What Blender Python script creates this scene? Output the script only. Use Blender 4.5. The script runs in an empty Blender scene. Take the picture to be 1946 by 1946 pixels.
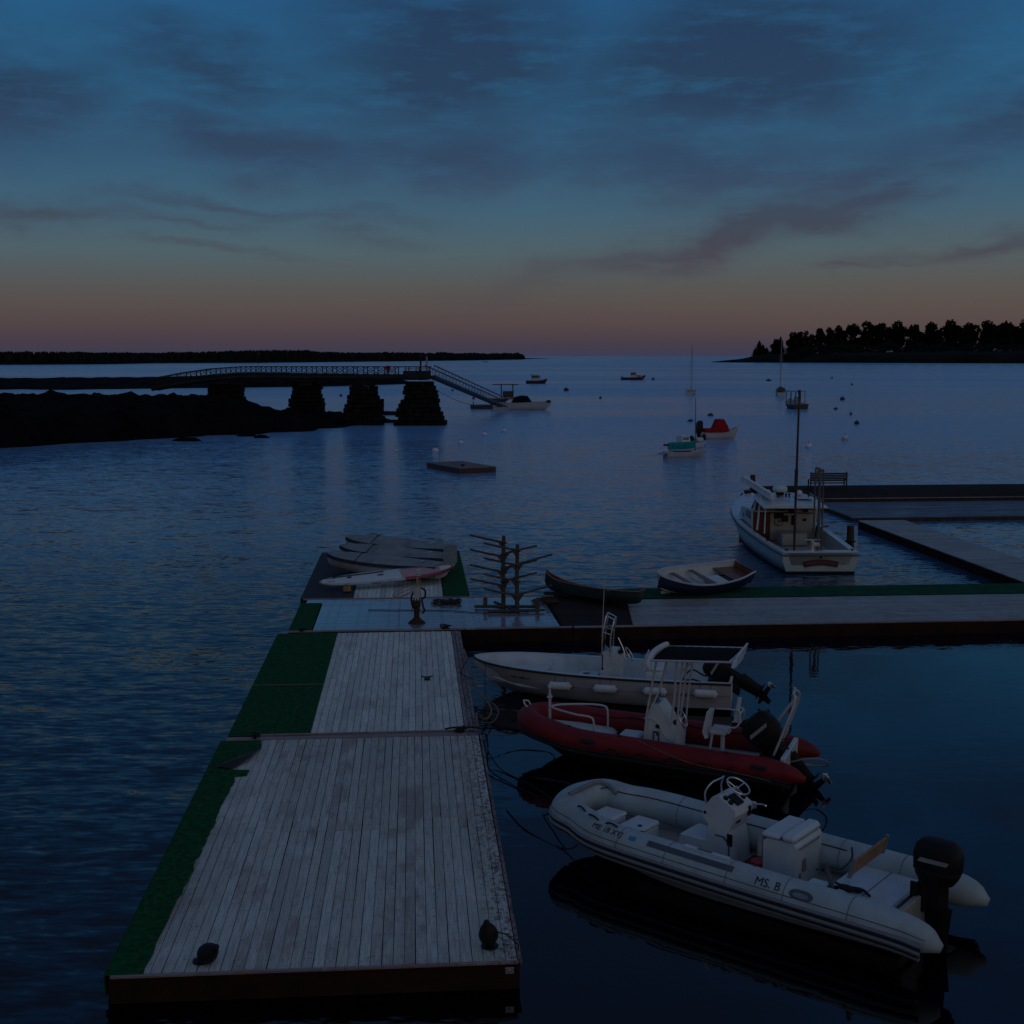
import bpy, math, random
import numpy as np
from mathutils import Matrix, Vector, Euler, noise
rnd = random.Random(7)
scene = bpy.context.scene
C = scene.collection
R = math.radians

# ---------------------------------------------------------------- camera
FPX, H = 2400.0, 8.5
PITCH = math.atan(297 / 2400.0)
cam_d = bpy.data.cameras.new('camera')
cam = bpy.data.objects.new('camera', cam_d); C.objects.link(cam)
cam.location = (0, 0, H)
cam.rotation_euler = (math.pi / 2 - PITCH, 0, 0)
cam_d.sensor_width = 36.0
cam_d.lens = FPX / 1946 * 36.0
cam_d.clip_start = 0.2
cam_d.clip_end = 60000
scene.camera = cam
scene.render.resolution_x = scene.render.resolution_y = 1024
scene.render.engine = 'CYCLES'
scene.cycles.use_denoising = True
scene.cycles.max_bounces = 6
scene.cycles.diffuse_bounces = 2
scene.cycles.glossy_bounces = 3
scene.cycles.caustics_reflective = False
scene.cycles.caustics_refractive = False
scene.view_settings.view_transform = 'Standard'
scene.view_settings.look = 'None'
scene.view_settings.exposure = 0.1
scene.view_settings.gamma = 1.0
scene.view_settings.use_curve_mapping = False

_F = np.array([0, math.cos(PITCH), -math.sin(PITCH)]); _U = np.array([0, math.sin(PITCH), math.cos(PITCH)])
def at(x, y, z=0.0):
    "point at height z on the ray through a point of the survey photograph"
    d = _F + (x - 973) / FPX * np.array([1, 0, 0]) + (973 - y) / FPX * _U
    t = (z - H) / d[2]
    return Vector((t * d[0], t * d[1], z))

def lin(r, g, b):
    f = lambda c: (c / 255 / 12.92) if c <= 10 else ((c / 255 + 0.055) / 1.055) ** 2.4
    return (f(r), f(g), f(b), 1.0)

# ---------------------------------------------------------------- node helper
class NT:
    def __init__(s, tree): s.t = tree; s.n = tree.nodes; s.l = tree.links
    def node(s, typ, **kw):
        n = s.n.new(typ)
        for k, v in kw.items():
            if k == 'ins':
                for a, b in v.items(): s.put(n.inputs[a], b)
            else: setattr(n, k, v)
        return n
    def put(s, sock, v):
        if isinstance(v, bpy.types.NodeSocket): s.l.new(v, sock)
        else: sock.default_value = v
    def m(s, op, a, b=0.0, c=0.0, clamp=False):
        n = s.n.new('ShaderNodeMath'); n.operation = op; n.use_clamp = clamp
        s.put(n.inputs[0], a); s.put(n.inputs[1], b)
        if op in ('MULTIPLY_ADD', 'SMOOTH_MIN', 'SMOOTH_MAX', 'COMPARE'): s.put(n.inputs[2], c)
        return n.outputs[0]
    def mix(s, f, a, b, mode='MIX'):
        n = s.n.new('ShaderNodeMix'); n.data_type = 'RGBA'; n.blend_type = mode
        s.put(n.inputs[0], f); s.put(n.inputs[6], a); s.put(n.inputs[7], b)
        return n.outputs[2]
    def ramp(s, f, pts, interp='LINEAR'):
        n = s.n.new('ShaderNodeValToRGB'); e = n.color_ramp.elements
        n.color_ramp.interpolation = interp
        while len(e) > 1: e.remove(e[-1])
        e[0].position, e[0].color = pts[0][0], pts[0][1]
        for p, c in pts[1:]:
            x = e.new(p); x.color = c
        s.put(n.inputs[0], f)
        return n.outputs[0]
    def rng(s, v, a, b, c=0.0, d=1.0, smooth=True):
        n = s.n.new('ShaderNodeMapRange')
        if smooth: n.interpolation_type = 'SMOOTHSTEP'
        for i, q in enumerate((v, a, b, c, d)): s.put(n.inputs[i], q)
        return n.outputs[0]
    def noise(s, vec, scale=5.0, detail=2.0, rough=0.5, dist=0.0):
        n = s.n.new('ShaderNodeTexNoise')
        s.put(n.inputs['Vector'], vec); s.put(n.inputs['Scale'], scale)
        n.inputs['Detail'].default_value = detail; n.inputs['Roughness'].default_value = rough
        n.inputs['Distortion'].default_value = dist
        return n.outputs[0]
    def comb(s, x, y, z):
        n = s.n.new('ShaderNodeCombineXYZ'); s.put(n.inputs[0], x); s.put(n.inputs[1], y); s.put(n.inputs[2], z)
        return n.outputs[0]
    def sep(s, v):
        n = s.n.new('ShaderNodeSeparateXYZ'); s.l.new(v, n.inputs[0]); return n.outputs
    def mapping(s, v, scale=(1, 1, 1), rot=(0, 0, 0), loc=(0, 0, 0)):
        n = s.n.new('ShaderNodeMapping'); s.put(n.inputs[0], v)
        n.inputs['Scale'].default_value = scale; n.inputs['Rotation'].default_value = rot
        s.put(n.inputs['Location'], loc)
        return n.outputs[0]

# ---------------------------------------------------------------- dusk sky
SUN_EL, SUN_AZ = R(2.0), R(148.0)   # the sun has set behind the camera, to the right
world = bpy.data.worlds.new('World'); scene.world = world; world.use_nodes = True
w = NT(world.node_tree); w.n.clear()
tc = w.node('ShaderNodeTexCoord').outputs['Generated']
nz = w.node('ShaderNodeVectorMath', operation='NORMALIZE', ins={0: tc}).outputs[0]
sx, sy, sz = w.sep(nz)
az = w.m('ARCTAN2', sx, sy)
clear = w.ramp(sz, [(0, lin(58, 58, 80)), (.009, lin(66, 58, 70)), (.022, lin(79, 66, 69)), (.036, lin(84, 74, 73)), (.052, lin(83, 82, 81)),
                    (.079, lin(76, 94, 101)), (.111, lin(62, 94, 114)), (.15, lin(50, 88, 116)), (.2, lin(42, 94, 130)),
                    (.27, lin(36, 84, 126)), (.45, lin(34, 76, 128)), (.7, lin(66, 88, 120)), (1, lin(76, 92, 118))])
# afterglow on the horizon to the right, where the sun went down
glow = w.m('MULTIPLY', w.rng(az, -.25, .9, 0, 1), w.m('MULTIPLY', w.rng(sz, 0.0, .03, 0, 1), w.rng(sz, .14, .045, 0, 1)))
clear = w.mix(w.m('MULTIPLY', glow, .35), clear, lin(96, 84, 70))
cloudc = w.ramp(sz, [(0, lin(62, 57, 74)), (.07, lin(70, 66, 76)), (.10, lin(62, 68, 82)), (.14, lin(50, 68, 94)),
                     (.19, lin(40, 60, 86)), (.25, lin(36, 57, 84)), (.36, lin(36, 58, 92)), (.5, lin(44, 60, 90)), (1, lin(70, 76, 96))])
warp = w.noise(w.comb(w.m('MULTIPLY', az, 1.0), w.m('MULTIPLY', sz, 2.2), 0.0), 9.0, 4.0, .55)
warp2 = w.noise(w.comb(w.m('MULTIPLY', az, 1.0), w.m('MULTIPLY', sz, 2.2), 5.0), 9.0, 4.0, .55)
ax = w.m('ADD', az, w.m('MULTIPLY', w.m('SUBTRACT', warp, .5), .12))
ey = w.m('ADD', sz, w.m('MULTIPLY', w.m('SUBTRACT', warp2, .5), .07))
blobs = [(430, 150, 190, 55, .08, .8), (520, 285, 240, 50, .12, .9), (350, 270, 110, 26, 0, .6), (860, 110, 230, 130, 0, 1.0),
         (850, 290, 210, 55, .05, .85), (1390, 130, 330, 110, -.1, 1.0), (1300, 320, 270, 65, .1, .8),
         (1570, 345, 190, 60, -.2, .8), (1420, 440, 290, 27, -.22, 1.0), (1600, 400, 190, 30, -.25, .9),
         (420, 397, 170, 11, .06, .6), (620, 412, 160, 10, -.03, .5), (690, 440, 80, 15, .05, .45),
         (430, 487, 110, 7, .05, .4), (380, 440, 120, 9, 0, .5), (1230, 488, 100, 9, 0, .7), (1620, 500, 60, 6, 0, .6),
         (1130, 350, 120, 14, .1, .5), (60, 200, 200, 70, .1, .9), (130, 420, 200, 20, .05, .7), (1860, 250, 160, 60, -.2, .8),
         (1830, 470, 160, 14, -.1, .7), (1150, 40, 200, 26, 0, .2)]
dens = None
for (px, py, rx, ry, sl, amp) in blobs:
    e0 = math.sin(math.atan((973 - py) / FPX) - PITCH); a0 = (px - 973) / FPX
    dx = w.m('SUBTRACT', ax, a0)
    dy = w.m('ADD', w.m('SUBTRACT', ey, e0), w.m('MULTIPLY', dx, sl))
    q = w.m('ADD', w.m('POWER', w.m('DIVIDE', w.m('ABSOLUTE', dx), rx / FPX), 2.0),
            w.m('POWER', w.m('DIVIDE', w.m('ABSOLUTE', dy), ry / FPX), 2.0))
    g = w.m('MULTIPLY', w.m('EXPONENT', w.m('MULTIPLY', q, -.62)), amp)
    dens = g if dens is None else w.m('MAXIMUM', dens, g)
# the same broken cloud deck over the rest of the dome
hi = w.noise(w.comb(w.m('MULTIPLY', w.m('DIVIDE', sx, w.m('ADD', w.m('ABSOLUTE', sz), .16)), 1.0),
                    w.m('DIVIDE', sy, w.m('ADD', w.m('ABSOLUTE', sz), .16)), 0.0), 1.1, 5.0, .55)
hid = w.m('MULTIPLY', w.rng(hi, .32, .56, 0, 1), w.m('MAXIMUM', w.rng(sz, .24, .34, 0, 1), w.rng(sy, .75, .55, 0, 1)))
fine = w.noise(w.comb(w.m('MULTIPLY', az, 1.0), w.m('MULTIPLY', sz, 4.5), 2.0), 15.0, 9.0, .64)
dens = w.m('MULTIPLY', dens, w.rng(fine, .28, .56, .52, 1.18))
dens = w.m('MAXIMUM', dens, w.m('MULTIPLY', hid, w.rng(sz, 0.03, .15, 0, 1)), clamp=True)
col = w.mix(w.m('MULTIPLY', dens, .92), clear, cloudc)
# sunset side, behind the camera
sd = w.m('ADD', w.m('MULTIPLY', sx, math.sin(SUN_AZ)), w.m('MULTIPLY', sy, math.cos(SUN_AZ)))
sunset = w.ramp(sz, [(0, lin(150, 112, 92)), (.08, lin(150, 128, 108)), (.2, lin(124, 122, 120)), (.4, lin(100, 108, 122)), (.7, lin(84, 94, 116)), (1, lin(74, 88, 114))])
col = w.mix(w.rng(sd, -.35, .75, 0, .85), col, sunset)
below = w.rng(sz, -.003, 0.0, 0, 1)
col = w.mix(below, lin(34, 46, 72), col)
skytex = w.node('ShaderNodeTexSky', sky_type='NISHITA', sun_disc=False)
skytex.sun_elevation = R(-5); skytex.sun_rotation = SUN_AZ
bg1 = w.node('ShaderNodeBackground', ins={0: col, 1: 1.0})
bg2 = w.node('ShaderNodeBackground', ins={0: skytex.outputs[0], 1: 0.05})
add = w.node('ShaderNodeAddShader'); w.l.new(bg1.outputs[0], add.inputs[0]); w.l.new(bg2.outputs[0], add.inputs[1])
wo = w.node('ShaderNodeOutputWorld'); w.l.new(add.outputs[0], wo.inputs[0])

# faint, very soft light of the afterglow
sun_d = bpy.data.lights.new('sun', 'SUN'); sun_d.energy = 0.045; sun_d.angle = R(35); sun_d.color = (1, .78, .60)
sun = bpy.data.objects.new('sun', sun_d); C.objects.link(sun)
sun.rotation_euler = Vector((-math.sin(SUN_AZ), -math.cos(SUN_AZ), -math.tan(R(14)))).to_track_quat('-Z', 'Y').to_euler()

# ---------------------------------------------------------------- materials
def mat(name, col, rough=.6, metal=0.0, var=.15, scale=6.0, bump=0.0, spec=.5, dirt=None, dirt_amt=.0, randv=0.0, stretch=(1, 1, 1), coat=0.0):
    m = bpy.data.materials.new(name); m.use_nodes = True
    t = NT(m.node_tree); b = t.n['Principled BSDF']
    co = t.node('ShaderNodeTexCoord').outputs['Object']
    oi = t.node('ShaderNodeObjectInfo').outputs['Random']
    v = t.mapping(co, stretch, loc=t.comb(t.m('MULTIPLY', oi, 37.0), t.m('MULTIPLY', oi, 17.0), 0.0))
    n1 = t.noise(v, scale, 5.0, .6)
    c = t.mix(t.rng(n1, .3, .7), tuple(x * (1 - var) for x in col[:3]) + (1,), tuple(min(1, x * (1 + var)) for x in col[:3]) + (1,))
    if dirt:
        n2 = t.noise(v, scale * .35, 6.0, .65)
        c = t.mix(t.m('MULTIPLY', t.rng(n2, .5, .72), dirt_amt), c, dirt)
    if randv:
        c = t.mix(1.0, c, t.ramp(oi, [(0, (1 - randv,) * 3 + (1,)), (1, (1 + randv,) * 3 + (1,))]), 'MULTIPLY')
    t.put(b.inputs['Base Color'], c)
    t.put(b.inputs['Roughness'], t.m('ADD', rough - .08, t.m('MULTIPLY', n1, .16), clamp=True))
    b.inputs['Metallic'].default_value = metal
    b.inputs['Specular IOR Level'].default_value = spec
    b.inputs['Coat Weight'].default_value = coat
    if bump:
        bn = t.node('ShaderNodeBump'); t.put(bn.inputs['Height'], t.noise(v, scale * 3, 4.0, .6))
        bn.inputs['Strength'].default_value = bump; bn.inputs['Distance'].default_value = .02
        t.l.new(bn.outputs[0], b.inputs['Normal'])
    return m

def plank_mat(name, base, red, rough, wet=0.0, joist=.61, nails=True, spec=.5, nr=.024, coat=0.0):
    "weathered boards: grain along the board's own y, worn paint in red-brown patches, nail heads over each joist"
    m = bpy.data.materials.new(name); m.use_nodes = True
    t = NT(m.node_tree); b = t.n['Principled BSDF']
    co = t.node('ShaderNodeTexCoord').outputs['Object']
    oi = t.node('ShaderNodeObjectInfo').outputs['Random']
    off = t.comb(t.m('MULTIPLY', oi, 91.0), t.m('MULTIPLY', oi, 57.0), 0.0)
    grain = t.noise(t.mapping(co, (40, 1.6, 10), loc=off), 1.0, 5.0, .65)
    blot = t.noise(t.mapping(co, (4, 1.1, 4), loc=off), 1.0, 5.0, .65)
    pos = t.node('ShaderNodeNewGeometry').outputs['Position']
    wear = t.noise(t.mapping(pos, (.9, .45, 1)), 1.0, 7.0, .68)
    speck = t.noise(t.mapping(pos, (13, 9, 9)), 1.0, 5.0, .75)
    px_, py_, pz_ = t.sep(pos)
    uu_ = t.m('ADD', t.m('MULTIPLY', px_, math.cos(R(4.45))), t.m('MULTIPLY', py_, math.sin(R(4.45))))
    edge = t.m('MULTIPLY', t.rng(uu_, .75, 1.32, 0, 1), t.rng(uu_, 1.6, 1.5, 0, 1))
    spot = t.noise(t.mapping(co, (14, 14, 4), loc=off), 1.0, 3.0, .6)
    d = tuple(x * .72 for x in base[:3]) + (1,)
    l = tuple(x * 1.18 for x in base[:3]) + (1,)
    c = t.mix(t.rng(grain, .3, .7), d, l)
    tone = t.ramp(t.m('FRACT', t.m('MULTIPLY', oi, 7.31)), [(0, (.84, .84, .84, 1)), (.5, (.98, .98, .98, 1)), (1, (1.10, 1.11, 1.12, 1))])
    c = t.mix(1.0, c, tone, 'MULTIPLY')
    pr = t.m('ADD', t.rng(t.m('FRACT', t.m('MULTIPLY', oi, 3.77)), .45, 1.0, 0, .16), 0.0)
    c = t.mix(t.rng(t.m('ADD', blot, pr), .56, .86, 0, .75), c, red)
    c = t.mix(t.rng(t.m('ADD', wear, t.m('MULTIPLY', t.m('SUBTRACT', t.m('FRACT', t.m('MULTIPLY', oi, 5.13)), .5), .14)), .50, .66, 0, .60), c, red)
    c = t.mix(t.rng(wear, .46, .30, 0, .45), c, tuple(min(1, x * 1.35) for x in base[:3]) + (1,))
    c = t.mix(t.rng(spot, .66, .74, 0, .7), c, tuple(x * .25 for x in base[:3]) + (1,))
    c = t.mix(t.rng(speck, .60, .68, 0, .75), c, tuple(x * .22 for x in base[:3]) + (1,))
    c = t.mix(t.m('MULTIPLY', edge, t.rng(speck, .46, .60, 0, .9)), c, (.05, .022, .014, 1))
    if nails:
        x, y, z = t.sep(co)
        fy = t.m('SUBTRACT', t.m('FRACT', t.m('ADD', t.m('DIVIDE', y, joist), .5)), .5)
        dy = t.m('MULTIPLY', fy, joist)
        dx = t.m('SUBTRACT', t.m('ABSOLUTE', x), .043)
        dd = t.m('SQRT', t.m('ADD', t.m('POWER', t.m('ABSOLUTE', dx), 2.0), t.m('POWER', t.m('ABSOLUTE', dy), 2.0)))
        wob = t.m('MULTIPLY', t.noise(t.mapping(co, (9, 9, 9), loc=off), 1.0, 2.0), .02)
        nl = t.rng(t.m('ADD', dd, wob), nr, nr * .55, 0, .85)
        c = t.mix(nl, c, (.012, .009, .008, 1))
    t.put(b.inputs['Base Color'], c)
    wn = t.noise(t.mapping(co, (1.2, .5, 1), loc=off), 1.0, 3.0, .5)
    t.put(b.inputs['Roughness'], t.rng(wn, .35, .65, max(.05, rough - .12), min(1, rough + .12)))
    b.inputs['Specular IOR Level'].default_value = spec
    b.inputs['Coat Weight'].default_value = coat; b.inputs['Coat Roughness'].default_value = .1
    bn = t.node('ShaderNodeBump'); t.put(bn.inputs['Height'], t.m('ADD', grain, t.m('MULTIPLY', spot, .3)))
    bn.inputs['Strength'].default_value = .5 if not wet else .12; bn.inputs['Distance'].default_value = .006
    t.l.new(bn.outputs[0], b.inputs['Normal'])
    return m

M = {}
M['board'] = plank_mat('weathered_board', (.47, .49, .45, 1), (.25, .195, .17, 1), .75)
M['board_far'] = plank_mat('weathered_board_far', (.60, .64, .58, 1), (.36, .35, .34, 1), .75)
M['board_wet'] = plank_mat('wet_board', (.24, .28, .34, 1), (.15, .13, .13, 1), .18, wet=1, spec=1.0, joist=.95, nr=.075, coat=1.0)
M['board_cross'] = plank_mat('cross_board', (.26, .29, .29, 1), (.16, .14, .13, 1), .50, spec=.6, nr=.03)
M['board_dark'] = plank_mat('dark_board', (.035, .03, .03, 1), (.025, .018, .014, 1), .95, nails=False, spec=.04)
M['board_navy'] = plank_mat('dark_wet_board', (.07, .09, .13, 1), (.05, .05, .06, 1), .45, wet=1, nails=False, spec=.4)
M['board_raft'] = plank_mat('raft_board', (.15, .165, .16, 1), (.10, .07, .06, 1), .8, nails=False, spec=.3)
M['board_top'] = plank_mat('rail_board', (.25, .21, .215, 1), (.18, .12, .11, 1), .7, nails=False)
M['fascia'] = mat('tarred_fascia', (.022, .008, .006), .85, var=.5, scale=3, bump=.4, spec=.2)
M['timber'] = mat('dark_timber', (.05, .038, .032), .85, var=.4, scale=5, bump=.5, spec=.2, stretch=(1, 1, .2))
M['pole_wood'] = mat('dock_pole_wood', (.062, .058, .056), .8, var=.4, scale=9, bump=.5, spec=.3)
M['carpet'] = mat('green_carpet', (.008, .072, .024), .95, var=.4, scale=9, bump=.7, spec=.08, dirt=(.018, .040, .026, 1), dirt_amt=.6)
M['carpet2'] = mat('green_carpet_bright', (.006, .062, .030), .95, var=.3, scale=2.0, bump=.3, spec=.1)
M['rust'] = mat('rusty_iron', (.045, .022, .014), .8, .3, var=.5, scale=14, bump=.6, dirt=(.02, .012, .01, 1), dirt_amt=.7)
M['iron'] = mat('black_iron', (.008, .008, .009), .6, .4, var=.4, scale=12, bump=.5)
M['rope'] = mat('old_rope', (.22, .18, .15), .95, var=.5, scale=40, bump=.6, spec=.1)
M['rope_dark'] = mat('dark_rope', (.03, .028, .03), .95, var=.4, scale=40, spec=.1)
M['rope_tan'] = mat('tan_line', (.30, .24, .19), .9, var=.3, scale=40, spec=.1)
M['gelcoat'] = mat('white_gelcoat', (.50, .57, .60), .28, var=.05, scale=2.5, dirt=(.30, .31, .29, 1), dirt_amt=.5, coat=.3)
M['gelcoat_in'] = mat('white_gelcoat_inner', (.46, .54, .58), .4, var=.06, scale=3, dirt=(.28, .30, .30, 1), dirt_amt=.55)
M['cream'] = mat('cream_gelcoat', (.31, .31, .29), .45, var=.08, scale=3)
M['teal_hull'] = mat('pale_teal_hull', (.36, .47, .47), .35, var=.06, scale=1.8, dirt=(.22, .27, .26, 1), dirt_amt=.3, coat=.2)
M['greyhull'] = mat('grey_hull', (.36, .36, .38), .45, var=.08, scale=1.5, dirt=(.24, .24, .24, 1), dirt_amt=.4)
M['bottom'] = mat('dark_bottom_paint', (.012, .012, .014), .8, var=.4, scale=3, spec=.2)
M['rubber'] = mat('black_rubber', (.012, .012, .013), .7, var=.3, scale=6, spec=.4)
M['blk'] = mat('black_plastic', (.007, .007, .009), .5, var=.3, scale=6, spec=.22)
M['canvas'] = mat('black_canvas', (.008, .008, .011), .95, var=.3, scale=8, spec=.1, bump=.3)
M['steel'] = mat('stainless', (.62, .62, .62), .28, .9, var=.1, scale=8)
M['whitetube'] = mat('white_coated_tube', (.46, .48, .50), .35, var=.05, scale=8)
M['red_tube'] = mat('red_inflatable_fabric', (.165, .005, .009), .6, var=.2, scale=3, dirt=(.085, .010, .012, 1), dirt_amt=.7, spec=.35)
M['red_dark'] = mat('red_patch', (.12, .008, .01), .7, var=.2, scale=5)
M['grey_tube'] = mat('pale_grey_inflatable_fabric', (.32, .41, .44), .58, var=.10, scale=3.2, dirt=(.21, .24, .23, 1), dirt_amt=.6, spec=.35)
M['grey_in'] = mat('grey_liner', (.26, .27, .26), .6, var=.1, scale=3, dirt=(.16, .15, .13, 1), dirt_amt=.5)
M['grey_str'] = mat('blue_grey_strake', (.16, .19, .22), .6, var=.1, scale=4)
M['grey_dk'] = mat('dark_grey_strip', (.055, .075, .095), .6, var=.15, scale=4)
M['vinyl'] = mat('white_vinyl', (.48, .54, .57), .5, var=.06, scale=5)
M['wood_red'] = mat('varnished_wood', (.11, .035, .018), .35, var=.35, scale=6, stretch=(1, 6, 1), coat=.4)
M['wood_tan'] = mat('tan_wood_board', (.26, .15, .07), .5, var=.35, scale=6, stretch=(1, 5, 1))
M['navy'] = mat('navy_hull', (.012, .018, .07), .35, var=.2, scale=3, coat=.3)
M['green_hull'] = mat('dark_green_hull', (.006, .02, .018), .45, var=.25, scale=3)
M['redbrown'] = mat('red_brown_interior', (.08, .012, .008), .6, var=.3, scale=4)
M['cover'] = mat('grey_boat_cover', (.20, .25, .27), .85, var=.14, scale=3, bump=.5, spec=.2, dirt=(.09, .13, .12, 1), dirt_amt=.5)
M['cover_dk'] = mat('dark_cover_band', (.03, .042, .055), .85, var=.2, scale=5, spec=.2)
M['dinghy_hull'] = mat('pale_dinghy_hull', (.40, .41, .44), .5, var=.1, scale=3, dirt=(.2, .2, .2, 1), dirt_amt=.4)
M['sup_white'] = mat('white_smooth_plastic', (.46, .56, .60), .45, var=.05, scale=4)
M['sup_pink'] = mat('paddleboard_pink_pad', (.38, .28, .30), .7, var=.08, scale=8)
M['sup_red'] = mat('paddleboard_red', (.24, .045, .06), .45, var=.08, scale=4)
M['canvas_red'] = mat('red_canvas', (.26, .008, .012), .85, var=.2, scale=2, bump=.4, spec=.2)
M['canvas_teal'] = mat('teal_sail_cover', (.008, .22, .23), .85, var=.2, scale=2, bump=.4, spec=.2)
M['rock'] = mat('wet_black_rock', (.005, .005, .006), .95, var=.5, scale=.5, bump=.8, spec=.05)
M['granite'] = mat('dark_granite', (.010, .010, .009), .95, var=.5, scale=1.2, bump=.8, spec=.1, dirt=(.018, .016, .010, 1), dirt_amt=.5)
M['granite_lt'] = mat('pale_granite', (.05, .045, .042), .9, var=.4, scale=1.2, bump=.8, spec=.2)
M['bridge'] = mat('bridge_timber', (.020, .023, .025), .9, var=.3, scale=1, spec=.2)
M['bridge_lt'] = mat('pale_bench_wood', (.25, .25, .25), .8, var=.2, scale=1, spec=.2)
M['alu'] = mat('gangway_aluminium', (.10, .10, .10), .7, .1, var=.2, scale=2)
M['foliage'] = mat('dark_foliage', (.010, .014, .010), .95, var=.5, scale=.2, spec=.05)
M['bark'] = mat('bark', (.014, .011, .009), .95, var=.4, scale=1, spec=.05)
M['shore'] = mat('shore_ground', (.010, .011, .010), .95, var=.4, scale=.02, spec=.05)
M['house_w'] = mat('pale_house_wall', (.30, .29, .30), .8, var=.1, scale=.3)
M['roof'] = mat('dark_roof', (.03, .03, .03), .9, var=.2, scale=.3)
M['buoy_w'] = mat('white_buoy', (.60, .62, .66), .5, var=.15, scale=3, dirt=(.25, .25, .2, 1), dirt_amt=.4)
M['buoy_d'] = mat('dark_buoy', (.02, .022, .03), .6, var=.3, scale=3)
M['fender'] = mat('white_fender', (.52, .57, .58), .5, var=.08, scale=6)
M['orange'] = mat('orange_tank', (.35, .05, .02), .5, var=.2, scale=5)
M['redp'] = mat('red_plastic', (.40, .012, .012), .5, var=.15, scale=5)
M['blue'] = mat('blue_sticker', (.015, .20, .42), .5, var=.1, scale=9)
M['ink'] = mat('black_lettering', (.010, .010, .014), .6, var=.1, scale=9)
M['letter_red'] = mat('dull_red_lettering', (.26, .06, .06), .6, var=.1, scale=9)
M['sign_dark'] = mat('dark_name_board', (.030, .010, .012), .6, var=.3, scale=9)
M['hull_dark'] = mat('dark_boat_hull', (.014, .014, .018), .5, var=.3, scale=1)
M['hull_red'] = mat('dark_red_boat_hull', (.05, .014, .016), .5, var=.3, scale=1)
M['hull_cream'] = mat('cream_boat_hull', (.40, .38, .36), .5, var=.1, scale=1)
M['deckgrey'] = mat('grey_boat_deck', (.24, .25, .27), .6, var=.1, scale=1)
M['green_boat'] = mat('green_boat_hull', (.01, .05, .035), .5, var=.2, scale=1)
M['mast'] = mat('aluminium_mast', (.22, .21, .21), .5, .3, var=.1, scale=1)
M['mast_wood'] = mat('wooden_mast', (.10, .06, .04), .5, var=.2, scale=1)

def glass_mat():
    m = bpy.data.materials.new('tinted_glass'); m.use_nodes = True
    b = NT(m.node_tree).n['Principled BSDF']
    b.inputs['Base Color'].default_value = (.012, .015, .02, 1); b.inputs['Roughness'].default_value = .06
    b.inputs['Alpha'].default_value = .8
    return m
M['glass'] = glass_mat()

# ---------------------------------------------------------------- object helpers
def tag(o, label=None, cat=None, group=None, kind=None):
    if label: o['label'] = label
    if cat: o['category'] = cat
    if group: o['group'] = group
    if kind: o['kind'] = kind
    return o
def thing(name, label, cat, loc=(0, 0, 0), rz=0.0, group=None):
    o = bpy.data.objects.new(name, None); C.objects.link(o)
    o.location = loc; o.rotation_euler = (0, 0, rz); o.empty_display_size = .3
    return tag(o, label, cat, group)
def copy_tree(o, parent=None):
    c = o.copy(); C.objects.link(c); c.parent = parent
    for ch in list(o.children): copy_tree(ch, c)
    return c
I4 = Matrix.Identity(4)
def T(x=0, y=0, z=0): return Matrix.Translation((x, y, z))
def RX(a): return Matrix.Rotation(a, 4, 'X')
def RY(a): return Matrix.Rotation(a, 4, 'Y')
def RZ(a): return Matrix.Rotation(a, 4, 'Z')

def crom(pts, n):
    "Catmull-Rom through points of any dimension"
    P = np.array(pts, float)
    P = np.vstack([2 * P[0] - P[1], P, 2 * P[-1] - P[-2]])
    out = []
    segs = len(P) - 3
    for i in range(segs):
        p0, p1, p2, p3 = P[i:i + 4]
        for k in range(n):
            t = k / n
            out.append(.5 * ((2 * p1) + (-p0 + p2) * t + (2 * p0 - 5 * p1 + 4 * p2 - p3) * t * t + (-p0 + 3 * p1 - 3 * p2 + p3) * t ** 3))
    out.append(P[-2])
    return np.array(out)

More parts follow.
